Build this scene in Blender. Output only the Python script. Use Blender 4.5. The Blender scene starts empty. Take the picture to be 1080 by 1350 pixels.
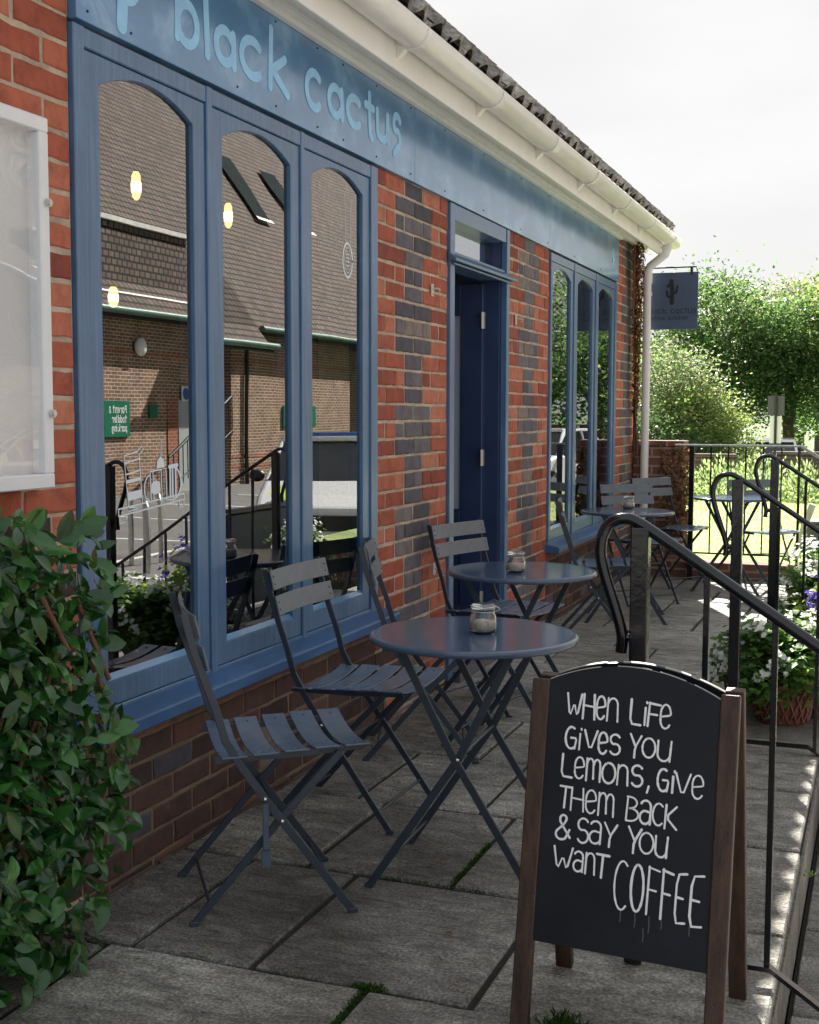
import bpy, bmesh, math, random
from math import sin, cos, pi, radians, sqrt
from mathutils import Vector, Matrix
random.seed(7)
S = bpy.context.scene
COL = S.collection

# ------------------------------------------------------------------ camera
FPX = 1639.7
cam_d = bpy.data.cameras.new("camera"); cam = bpy.data.objects.new("camera", cam_d); COL.objects.link(cam)
cam_d.sensor_fit = 'VERTICAL'; cam_d.sensor_height = 24.0; cam_d.sensor_width = 24.0
cam_d.lens = FPX / 1350.0 * 24.0
cam_d.clip_start = 0.05; cam_d.clip_end = 1500
YAW, PITCH, ROLL = 0.36557, 0.07993, 0.00223
_f = Vector((-sin(YAW), cos(YAW), 0)); _r = Vector((cos(YAW), sin(YAW), 0)); _u = Vector((0, 0, 1))
_f2 = _f * cos(PITCH) - _u * sin(PITCH); _u2 = _u * cos(PITCH) + _f * sin(PITCH)
_r3 = _r * cos(ROLL) + _u2 * sin(ROLL); _u3 = _u2 * cos(ROLL) - _r * sin(ROLL)
cam.matrix_world = Matrix(((_r3.x, _u3.x, -_f2.x, 1.98977), (_r3.y, _u3.y, -_f2.y, 0.0), (_r3.z, _u3.z, -_f2.z, 1.34003), (0, 0, 0, 1)))
S.camera = cam

# ------------------------------------------------------------------ sky, sun, exposure
SUN_EL = radians(38.9)
SUN_DIR = Vector((-0.41, 0.912, 0)).normalized()          # horizontal direction towards the sun
w = bpy.data.worlds.new("World"); S.world = w; w.use_nodes = True
wn = w.node_tree.nodes; wl = w.node_tree.links
sky = wn.new("ShaderNodeTexSky"); sky.sky_type = 'NISHITA'; sky.sun_disc = False
sky.sun_elevation = SUN_EL; sky.sun_rotation = math.atan2(SUN_DIR.x, SUN_DIR.y)
sky.air_density = 1.0; sky.dust_density = 3.0; sky.ozone_density = 1.0
# thin bright overcast veil over the clear sky
veil = wn.new("ShaderNodeMixRGB"); veil.inputs[0].default_value = 0.50; veil.inputs[2].default_value = (1.62, 1.98, 2.58, 1)
# soft shoulder x*b/(x+a) keeps the glare round the sun from burning out, plus faint cloud mottling
den = wn.new("ShaderNodeVectorMath"); den.operation = 'ADD'; den.inputs[1].default_value = (.50, .50, .50)
div = wn.new("ShaderNodeVectorMath"); div.operation = 'DIVIDE'
sca = wn.new("ShaderNodeVectorMath"); sca.operation = 'SCALE'
tcw = wn.new("ShaderNodeTexCoord"); mpw = wn.new("ShaderNodeMapping"); mpw.inputs["Scale"].default_value = (1, 1, 3.5)
cl = wn.new("ShaderNodeTexNoise"); cl.inputs["Scale"].default_value = 2.2; cl.inputs["Detail"].default_value = 6; cl.inputs["Roughness"].default_value = .5
mrw = wn.new("ShaderNodeMapRange"); mrw.inputs["From Min"].default_value = .3; mrw.inputs["From Max"].default_value = .7; mrw.inputs["To Min"].default_value = 1.52; mrw.inputs["To Max"].default_value = 1.80
wl.new(tcw.outputs["Generated"], mpw.inputs[0]); wl.new(mpw.outputs[0], cl.inputs["Vector"]); wl.new(cl.outputs["Fac"], mrw.inputs[0])
wl.new(sky.outputs[0], veil.inputs[1]); wl.new(veil.outputs[0], den.inputs[0]); wl.new(veil.outputs[0], div.inputs[0]); wl.new(den.outputs[0], div.inputs[1])
wl.new(div.outputs[0], sca.inputs[0]); wl.new(mrw.outputs[0], sca.inputs["Scale"]); wl.new(sca.outputs[0], wn["Background"].inputs[0]); wn["Background"].inputs[1].default_value = 0.115
sd = bpy.data.lights.new("sun", 'SUN'); sd.energy = 4.1; sd.angle = radians(0.53); sd.color = (1.0, 0.94, 0.84)
sun = bpy.data.objects.new("sun", sd); COL.objects.link(sun)
_to = Vector((SUN_DIR.x * cos(SUN_EL), SUN_DIR.y * cos(SUN_EL), sin(SUN_EL)))
sun.rotation_euler = _to.to_track_quat('Z', 'Y').to_euler(); sun.location = (0, 0, 30)
S.view_settings.view_transform = 'Standard'; S.view_settings.look = 'None'
S.view_settings.exposure = 2.38; S.view_settings.gamma = 1.0

# ------------------------------------------------------------------ materials
def newmat(name):
    m = bpy.data.materials.new(name); m.use_nodes = True
    return m, m.node_tree.nodes, m.node_tree.links, m.node_tree.nodes["Principled BSDF"]
def N(nodes, t, **kw):
    n = nodes.new(t)
    for k, v in kw.items(): setattr(n, k, v)
    return n
def c4(c): return (c[0], c[1], c[2], 1.0)
def ramp(nodes, stops):
    r = nodes.new("ShaderNodeValToRGB"); e = r.color_ramp.elements
    while len(e) < len(stops): e.new(0.5)
    for i, (p, c) in enumerate(stops): e[i].position = p; e[i].color = c4(c)
    return r
def mat(name, col, rough=0.5, var=0.0, scale=8.0, bump=0.0, bscale=40.0, metal=0.0, spec=0.5, island=0.0, col2=None, coat=0.0, stretch=None):
    m, n, l, p = newmat(name)
    p.inputs["Roughness"].default_value = rough; p.inputs["Metallic"].default_value = metal
    p.inputs["Specular IOR Level"].default_value = spec; p.inputs["Coat Weight"].default_value = coat
    p.inputs["Base Color"].default_value = c4(col)
    tc = n.new("ShaderNodeTexCoord"); src = tc.outputs["Object"]
    if stretch:
        mp = n.new("ShaderNodeMapping"); mp.inputs["Scale"].default_value = stretch
        l.new(src, mp.inputs[0]); src = mp.outputs[0]
    out = None
    if var > 0:
        nz = n.new("ShaderNodeTexNoise"); nz.inputs["Scale"].default_value = scale; nz.inputs["Detail"].default_value = 6; nz.inputs["Roughness"].default_value = 0.65
        l.new(src, nz.inputs["Vector"])
        a = [max(0, x * (1 - var)) for x in col]; b = col2 if col2 else [min(1, x * (1 + var)) for x in col]
        r = ramp(n, [(0.32, a), (0.68, b)]); l.new(nz.outputs["Fac"], r.inputs[0]); out = r.outputs[0]
        mr = n.new("ShaderNodeMapRange"); mr.inputs["To Min"].default_value = max(0.02, rough - 0.1); mr.inputs["To Max"].default_value = min(1, rough + 0.12)
        l.new(nz.outputs["Fac"], mr.inputs[0]); l.new(mr.outputs[0], p.inputs["Roughness"])
    if island > 0:
        g = n.new("ShaderNodeNewGeometry"); hs = n.new("ShaderNodeHueSaturation")
        mr2 = n.new("ShaderNodeMapRange"); mr2.inputs["To Min"].default_value = 1 - island; mr2.inputs["To Max"].default_value = 1 + island
        l.new(g.outputs["Random Per Island"], mr2.inputs[0]); l.new(mr2.outputs[0], hs.inputs["Value"])
        if out is not None: l.new(out, hs.inputs["Color"])
        else: hs.inputs["Color"].default_value = c4(col)
        out = hs.outputs[0]
    if out is not None: l.new(out, p.inputs["Base Color"])
    if bump > 0:
        nb = n.new("ShaderNodeTexNoise"); nb.inputs["Scale"].default_value = bscale; nb.inputs["Detail"].default_value = 8
        l.new(src, nb.inputs["Vector"])
        b = n.new("ShaderNodeBump"); b.inputs["Strength"].default_value = bump; b.inputs["Distance"].default_value = 0.01
        l.new(nb.outputs["Fac"], b.inputs["Height"]); l.new(b.outputs[0], p.inputs["Normal"])
    return m

def brick_unit_mat(name, stops, bump=0.5):
    m, n, l, p = newmat(name); p.inputs["Roughness"].default_value = 0.85
    tc = n.new("ShaderNodeTexCoord"); g = n.new("ShaderNodeNewGeometry")
    r = ramp(n, stops); l.new(g.outputs["Random Per Island"], r.inputs[0])
    nz = N(n, "ShaderNodeTexNoise"); nz.inputs["Scale"].default_value = 14; nz.inputs["Detail"].default_value = 7; nz.inputs["Roughness"].default_value = .7
    l.new(tc.outputs["Object"], nz.inputs["Vector"])
    r2 = ramp(n, [(0.3, (.5, .5, .5)), (0.55, (1, 1, 1)), (0.8, (1.35, 1.3, 1.25))]); l.new(nz.outputs["Fac"], r2.inputs[0])
    mx = N(n, "ShaderNodeMixRGB", blend_type='MULTIPLY'); mx.inputs[0].default_value = 0.8
    l.new(r.outputs[0], mx.inputs[1]); l.new(r2.outputs[0], mx.inputs[2])
    # lime bloom
    nz2 = N(n, "ShaderNodeTexNoise"); nz2.inputs["Scale"].default_value = 3.1; nz2.inputs["Detail"].default_value = 9; nz2.inputs["Roughness"].default_value = .75
    l.new(tc.outputs["Object"], nz2.inputs["Vector"])
    r3 = ramp(n, [(0.62, (0, 0, 0)), (0.85, (.55, .55, .55))]); l.new(nz2.outputs["Fac"], r3.inputs[0])
    m2 = N(n, "ShaderNodeMixRGB"); l.new(r3.outputs[0], m2.inputs[0]); l.new(mx.outputs[0], m2.inputs[1]); m2.inputs[2].default_value = (.42, .33, .28, 1)
    l.new(m2.outputs[0], p.inputs["Base Color"])
    nb = N(n, "ShaderNodeTexNoise"); nb.inputs["Scale"].default_value = 110; nb.inputs["Detail"].default_value = 6; l.new(tc.outputs["Object"], nb.inputs["Vector"])
    b = n.new("ShaderNodeBump"); b.inputs["Strength"].default_value = bump; b.inputs["Distance"].default_value = 0.004
    l.new(nb.outputs["Fac"], b.inputs["Height"]); l.new(b.outputs[0], p.inputs["Normal"])
    return m

def wall_brick_mat(name, ca, cb, mortar, row=0.075, width=0.225, msize=0.009, rough=.9):
    """procedural brickwork on a plane x = const (object Y across, Z up)"""
    m, n, l, p = newmat(name); p.inputs["Roughness"].default_value = rough
    tc = n.new("ShaderNodeTexCoord"); sp = n.new("ShaderNodeSeparateXYZ"); cb_ = n.new("ShaderNodeCombineXYZ")
    l.new(tc.outputs["Object"], sp.inputs[0])
    ad = N(n, "ShaderNodeMath", operation='ADD'); l.new(sp.outputs[0], ad.inputs[0]); l.new(sp.outputs[1], ad.inputs[1])
    l.new(ad.outputs[0], cb_.inputs[0]); l.new(sp.outputs[2], cb_.inputs[1])
    b = n.new("ShaderNodeTexBrick"); b.inputs["Scale"].default_value = 1; b.inputs["Brick Width"].default_value = width
    b.inputs["Row Height"].default_value = row; b.inputs["Mortar Size"].default_value = msize; b.inputs["Mortar Smooth"].default_value = .2; b.inputs["Bias"].default_value = 0.0
    b.inputs["Color1"].default_value = c4(ca); b.inputs["Color2"].default_value = c4(cb); b.inputs["Mortar"].default_value = c4(mortar)
    l.new(cb_.outputs[0], b.inputs["Vector"])
    nz = N(n, "ShaderNodeTexNoise"); nz.inputs["Scale"].default_value = 2.5; nz.inputs["Detail"].default_value = 6; l.new(tc.outputs["Object"], nz.inputs["Vector"])
    r2 = ramp(n, [(0.3, (.62, .62, .62)), (0.7, (1.2, 1.2, 1.2))]); l.new(nz.outputs["Fac"], r2.inputs[0])
    mx = N(n, "ShaderNodeMixRGB", blend_type='MULTIPLY'); mx.inputs[0].default_value = .7
    l.new(b.outputs["Color"], mx.inputs[1]); l.new(r2.outputs[0], mx.inputs[2]); l.new(mx.outputs[0], p.inputs["Base Color"])
    bp = n.new("ShaderNodeBump"); bp.inputs["Strength"].default_value = .6; bp.inputs["Distance"].default_value = .008; bp.invert = True
    l.new(b.outputs["Fac"], bp.inputs["Height"]); l.new(bp.outputs[0], p.inputs["Normal"])
    return m

def leaf_mat(name, dark, light, trans=0.45, rough=0.45, spec=0.4):
    m, n, l, p = newmat(name); out = n["Material Output"]
    g = n.new("ShaderNodeNewGeometry"); r = ramp(n, [(0.0, dark), (0.6, [(a + b) / 2 for a, b in zip(dark, light)]), (1.0, light)])
    tc = n.new("ShaderNodeTexCoord"); nz = n.new("ShaderNodeTexNoise"); nz.inputs["Scale"].default_value = 35; nz.inputs["Detail"].default_value = 3; l.new(tc.outputs["Object"], nz.inputs["Vector"])
    ma = N(n, "ShaderNodeMath", operation='MULTIPLY_ADD'); ma.inputs[1].default_value = .6; ma.inputs[2].default_value = -.3; l.new(nz.outputs["Fac"], ma.inputs[0])
    ad = N(n, "ShaderNodeMath", operation='ADD'); ad.use_clamp = True; l.new(g.outputs["Random Per Island"], ad.inputs[0]); l.new(ma.outputs[0], ad.inputs[1])
    l.new(ad.outputs[0], r.inputs[0]); l.new(r.outputs[0], p.inputs["Base Color"])
    p.inputs["Roughness"].default_value = rough; p.inputs["Specular IOR Level"].default_value = spec
    t = n.new("ShaderNodeBsdfTranslucent")
    hs = n.new("ShaderNodeHueSaturation"); hs.inputs["Value"].default_value = 1.5; hs.inputs["Hue"].default_value = .485; l.new(r.outputs[0], hs.inputs["Color"]); l.new(hs.outputs[0], t.inputs[0])
    mx = n.new("ShaderNodeMixShader"); mx.inputs[0].default_value = trans
    l.new(p.outputs[0], mx.inputs[1]); l.new(t.outputs[0], mx.inputs[2]); l.new(mx.outputs[0], out.inputs[0])
    return m

def pane_mat(name, ior=1.9, tint=(.86, .9, .9), warp=.0004):
    m, n, l, p = newmat(name); out = n["Material Output"]; n.remove(p)
    fr = n.new("ShaderNodeFresnel"); fr.inputs[0].default_value = ior
    g = n.new("ShaderNodeNewGeometry"); inv = N(n, "ShaderNodeMath", operation='SUBTRACT'); inv.inputs[0].default_value = 1.0; l.new(g.outputs["Backfacing"], inv.inputs[1])
    mu = N(n, "ShaderNodeMath", operation='MULTIPLY'); l.new(fr.outputs[0], mu.inputs[0]); l.new(inv.outputs[0], mu.inputs[1])
    t = n.new("ShaderNodeBsdfTransparent"); t.inputs[0].default_value = c4(tint)
    gl = n.new("ShaderNodeBsdfGlossy"); gl.inputs["Roughness"].default_value = 0.0; gl.inputs[0].default_value = (.97, .98, 1, 1)
    tc = n.new("ShaderNodeTexCoord"); nz = n.new("ShaderNodeTexNoise"); nz.inputs["Scale"].default_value = 2.2; nz.inputs["Detail"].default_value = 1; l.new(tc.outputs["Object"], nz.inputs["Vector"])
    bp = n.new("ShaderNodeBump"); bp.inputs["Strength"].default_value = 1.0; bp.inputs["Distance"].default_value = warp; l.new(nz.outputs["Fac"], bp.inputs["Height"]); l.new(bp.outputs[0], gl.inputs["Normal"])
    mx = n.new("ShaderNodeMixShader"); l.new(mu.outputs[0], mx.inputs[0]); l.new(t.outputs[0], mx.inputs[1]); l.new(gl.outputs[0], mx.inputs[2]); l.new(mx.outputs[0], out.inputs[0])
    return m
def emit_mat(name, col, s):
    m, n, l, p = newmat(name); p.inputs["Base Color"].default_value = c4(col); p.inputs["Emission Color"].default_value = c4(col); p.inputs["Emission Strength"].default_value = s
    return m
def glass_mat(name, col=(1, 1, 1), rough=0.0, ior=1.45):
    m, n, l, p = newmat(name); p.inputs["Base Color"].default_value = c4(col); p.inputs["Transmission Weight"].default_value = 1.0; p.inputs["Roughness"].default_value = rough; p.inputs["IOR"].default_value = ior
    return m

def paint_mat(name, base, worn, rough=.38, grain=(30, 30, 1.2)):
    """hand-brushed paint: broad mottling plus brush streaks"""
    m, n, l, p = newmat(name)
    tc = n.new("ShaderNodeTexCoord")
    n1 = N(n, "ShaderNodeTexNoise"); n1.inputs["Scale"].default_value = 3.5; n1.inputs["Detail"].default_value = 9; n1.inputs["Roughness"].default_value = .72; n1.inputs["Distortion"].default_value = .8
    l.new(tc.outputs["Object"], n1.inputs["Vector"])
    mp = n.new("ShaderNodeMapping"); mp.inputs["Scale"].default_value = grain; l.new(tc.outputs["Object"], mp.inputs[0])
    n2 = N(n, "ShaderNodeTexNoise"); n2.inputs["Scale"].default_value = 2.5; n2.inputs["Detail"].default_value = 6; l.new(mp.outputs[0], n2.inputs["Vector"])
    a = N(n, "ShaderNodeMath", operation='MULTIPLY_ADD'); a.inputs[1].default_value = .45; l.new(n2.outputs["Fac"], a.inputs[0])
    b = N(n, "ShaderNodeMath", operation='MULTIPLY'); b.inputs[1].default_value = .55; l.new(n1.outputs["Fac"], b.inputs[0]); l.new(b.outputs[0], a.inputs[2])
    r = ramp(n, [(0.36, [x * .78 for x in base]), (0.5, base), (0.68, worn)]); l.new(a.outputs[0], r.inputs[0]); l.new(r.outputs[0], p.inputs["Base Color"])
    mr = n.new("ShaderNodeMapRange"); mr.inputs["To Min"].default_value = rough - .08; mr.inputs["To Max"].default_value = rough + .2; l.new(n1.outputs["Fac"], mr.inputs[0]); l.new(mr.outputs[0], p.inputs["Roughness"])
    bp = n.new("ShaderNodeBump"); bp.inputs["Strength"].default_value = .25; bp.inputs["Distance"].default_value = .004; l.new(a.outputs[0], bp.inputs["Height"]); l.new(bp.outputs[0], p.inputs["Normal"])
    return m

M = {}
M['brick'] = brick_unit_mat("red_brick", [(0, (.26, .058, .036)), (.35, (.38, .090, .050)), (.7, (.46, .130, .072)), (1, (.52, .19, .11))])
M['blue_brick'] = brick_unit_mat("blue_brick", [(0, (.075, .068, .085)), (.45, (.125, .112, .135)), (.8, (.165, .145, .155)), (1, (.26, .20, .17))])
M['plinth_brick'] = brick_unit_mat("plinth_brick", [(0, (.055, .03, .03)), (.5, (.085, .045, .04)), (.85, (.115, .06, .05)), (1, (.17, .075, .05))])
M['sill_brick'] = brick_unit_mat("sill_course_brick", [(0, (.20, .085, .045)), (1, (.27, .12, .06))])
M['mortar_shaded'] = mat("shaded_mortar", (.20, .145, .10), .95, .35, 5, .5, 120)  # contact shade under the windows painted as darker mortar
M['mortar'] = mat("mortar", (.50, .395, .30), .95, .3, 9, .6, 180)
M['frame'] = paint_mat("blue_frame_paint", (.072, .155, .290), (.115, .215, .365))
M['fascia'] = paint_mat("fascia_paint", (.085, .24, .46), (.27, .46, .68), .28, (3, 1.6, 3))
M['sill'] = paint_mat("sill_paint", (.040, .120, .275), (.075, .175, .35), .38, (3, 1, 3))
M['door'] = mat("door_navy", (.028, .050, .125), .4, .15, 6)
for k_, cw, cr in (('fascia', .8, .16), ('frame', .45, .2)):
    p_ = M[k_].node_tree.nodes["Principled BSDF"]; p_.inputs["Coat Weight"].default_value = cw; p_.inputs["Coat Roughness"].default_value = cr
M['letter'] = mat("sign_letter_blue", (.33, .64, 1.0), .55, .12, 18, .1, 60)
M['pane'] = pane_mat("window_glass", 2.9, (.62, .66, .66))
M['pane_acrylic'] = pane_mat("acrylic", 1.6, (.97, .97, .97))
M['white_pvc'] = mat("cream_pvc", (.86, .84, .79), .32, .07, 3, col2=(.90, .885, .85), stretch=(6, 1.5, .6))
M['white_pipe'] = mat("downpipe_white", (.80, .78, .76), .32, .05, 5)
M['alu'] = mat("white_aluminium", (.76, .77, .79), .35, .05, 6)
M['steel'] = mat("zinc_steel", (.6, .6, .58), .35, .15, 30, metal=1.0)
M['tile'] = mat("roof_tile", (.12, .10, .09), .55, .6, 22, .8, 60, island=.45, col2=(.42, .39, .35))
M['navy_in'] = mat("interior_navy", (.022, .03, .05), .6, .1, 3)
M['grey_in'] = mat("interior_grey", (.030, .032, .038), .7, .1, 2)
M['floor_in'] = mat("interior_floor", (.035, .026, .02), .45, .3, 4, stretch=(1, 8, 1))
def worn_metal(name, base, rough):
    m = mat(name, base, rough, .10, 22); n, l = m.node_tree.nodes, m.node_tree.links; p = n["Principled BSDF"]
    src = p.inputs["Base Color"].links[0].from_socket
    tc = n.new("ShaderNodeTexCoord"); a = N(n, "ShaderNodeTexNoise"); a.inputs["Scale"].default_value = 55; a.inputs["Detail"].default_value = 8; a.inputs["Roughness"].default_value = .8; l.new(tc.outputs["Object"], a.inputs["Vector"])
    r = ramp(n, [(.66, (0, 0, 0)), (.71, (1, 1, 1))]); l.new(a.outputs["Fac"], r.inputs[0])
    mx = N(n, "ShaderNodeMixRGB"); l.new(r.outputs[0], mx.inputs[0]); l.new(src, mx.inputs[1]); mx.inputs[2].default_value = (.22, .16, .13, 1); l.new(mx.outputs[0], p.inputs["Base Color"])
    return m
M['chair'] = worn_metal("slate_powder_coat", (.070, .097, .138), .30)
M['chair_seat'] = worn_metal("slate_seat_sheen", (.105, .150, .215), .22)  # same slate coat, lightened to paint sky sheen on the slats
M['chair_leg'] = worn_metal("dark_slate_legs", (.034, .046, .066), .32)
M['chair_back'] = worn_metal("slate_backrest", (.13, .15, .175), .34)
M['table'] = mat("slate_table_top", (.072, .105, .165), .13)
M['rivet'] = mat("bright_rivet", (.75, .75, .74), .25, metal=1.0)
M['rail_pale'] = mat("rail_top_sky_sheen", (.34, .37, .35), .4, .25, 20)  # sky reflection on the black top rail painted as a pale colour
M['rail'] = mat("gloss_black_paint", (.006, .0065, .009), .13, .1, 30, .05, 70, spec=.6)
M['wood'] = mat("stained_wood", (.034, .017, .012), .45, .45, 3.5, .25, 40, stretch=(14, 14, 1), col2=(.082, .040, .026))
M['wood_edge'] = mat("worn_board_edge", (.38, .36, .33), .6, .15, 30)
M['chalkboard'] = mat("chalkboard", (.0055, .0085, .0155), .5, .45, 2.2, .06, 80, col2=(.013, .018, .028), spec=.3)
M['chalk'] = mat("chalk_pen_white", (.84, .85, .86), .8, .06, 90)
M['chalk_dust'] = mat("chalk_drip", (.10, .105, .12), .8)
M['wicker'] = mat("terracotta_wicker", (.17, .06, .038), .6, .35, 30, .4, 90)
M['soil'] = mat("soil", (.03, .022, .015), .95, .4, 30, .6, 60)
M['white_glass_line'] = mat("white_window_pen", (.72, .79, .84), .7)
M['bulb'] = emit_mat("filament_glow", (1.0, .55, .19), 0.95)
M['bulb_core'] = emit_mat("filament_core", (1.0, .70, .36), 1.5)
M['jar'] = glass_mat("jar_glass", (.98, 1, .99))
M['jar_fill'] = mat("brown_sugar", (.62, .53, .46), .9, .4, 90, .6, 200)
M['sign_navy'] = mat("hanging_sign_navy", (.06, .088, .15), .42, .1, 5)
M['sign_black'] = mat("hanging_sign_black", (.008, .009, .013), .5)
M['asphalt'] = mat("asphalt", (.16, .158, .155), .9, .25, 2.0, .5, 90)
M['road_paint'] = mat("road_paint", (.75, .74, .70), .7, .12, 8)
M['opp_brick'] = wall_brick_mat("brown_multi_brick", (.30, .165, .10), (.17, .10, .07), (.66, .55, .42))
M['opp_red'] = wall_brick_mat("orange_red_brick", (.36, .09, .045), (.28, .07, .04), (.45, .36, .28))
M['wall_brick'] = wall_brick_mat("garden_wall_brick", (.23, .10, .065), (.12, .065, .05), (.33, .26, .19))
M['far_brick'] = wall_brick_mat("far_wall_brick", (.12, .085, .07), (.07, .055, .05), (.16, .14, .12))
M['opp_tile'] = wall_brick_mat("plain_roof_tiles", (.21, .155, .12), (.14, .105, .085), (.02, .016, .014), .15, .2, .026)
M['gutter_green'] = mat("green_gutter", (.10, .20, .155), .4, .1, 4)
M['pipe_green'] = mat("dark_green_pipe", (.012, .03, .02), .4)
M['sign_green'] = mat("green_sign", (.0, .17, .085), .45)
M['sign_white'] = mat("sign_white", (.8, .82, .8), .5)
M['sign_blue'] = mat("blue_sign", (.02, .10, .36), .45)
M['lead'] = mat("white_flashing", (.75, .74, .70), .5, .15, 6)
M['skylight'] = mat("skylight_glass", (.04, .05, .052), .9, spec=0.0)
M['dark_metal'] = mat("dark_metal", (.02, .02, .022), .4)
M['car_white'] = mat("car_white", (.80, .81, .82), .2, coat=.6)
M['car_lime'] = mat("car_lime", (.62, .78, .05), .3, coat=.4)
M['car_glass'] = mat("car_glass", (.012, .015, .018), .06, spec=.9)
M['tyre'] = mat("tyre_rubber", (.015, .015, .016), .85)
M['lamp_clear'] = mat("headlight", (.55, .58, .6), .12, .3, 20)
M['car_blue'] = mat("car_blue", (.03, .05, .09), .2, coat=.6)
M['car_silver'] = mat("car_silver", (.5, .52, .54), .25, metal=.7)
M['laurel'] = leaf_mat("laurel_leaf", (.009, .050, .012), (.056, .195, .034), .24, .20, .6)
M['laurel_pale'] = leaf_mat("laurel_young_leaf", (.035, .09, .012), (.09, .15, .02), .3, .35, .4)
M['stick'] = mat("willow_stick", (.16, .07, .045), .6, .4, 20)
M['petal'] = leaf_mat("white_petal", (.72, .72, .70), (.9, .9, .88), .4, .6, .2)
M['petal_purple'] = leaf_mat("purple_petal", (.12, .05, .45), (.22, .11, .6), .3, .6, .2)
M['geranium'] = leaf_mat("geranium_leaf", (.04, .11, .03), (.16, .29, .06), .42, .5, .3)
M['lime_leaf'] = leaf_mat("lime_leaf", (.12, .22, .02), (.30, .42, .04), .45, .5, .3)
M['dry_leaf'] = leaf_mat("dry_leaf", (.07, .035, .018), (.36, .22, .11), .25, .8, .2)
M['moss'] = leaf_mat("moss", (.018, .045, .008), (.06, .12, .02), .3, .8, .1)
M['grass_blade'] = leaf_mat("grass_blade", (.19, .29, .07), (.36, .44, .15), .4, .6, .2)
M['lawn'] = mat("lawn", (.22, .32, .09), .95, .30, 3.0, .6, 60, col2=(.34, .42, .14))
M['rough_grass'] = mat("rough_grass", (.06, .11, .025), .95, .4, 1.2, .5, 30)
M['bark'] = mat("bark", (.10, .075, .055), .9, .4, 6, .8, 30, stretch=(4, 4, 1))
M['tree_mid'] = leaf_mat("tree_leaf_mid", (.045, .105, .03), (.15, .27, .07), .55)
M['tree_dark'] = leaf_mat("tree_leaf_dark", (.028, .07, .026), (.10, .18, .055), .5)
M['tree_yellow'] = leaf_mat("tree_leaf_yellow", (.12, .18, .045), (.30, .37, .11), .55)
M['tree_grey'] = leaf_mat("tree_leaf_grey", (.11, .14, .07), (.31, .35, .20), .5)
M['shrub_pale'] = leaf_mat("shrub_pale", (.12, .21, .07), (.36, .47, .22), .45)
M['paper'] = mat("notice_paper", (.60, .61, .62), .55, .06, 2.5)

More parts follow.
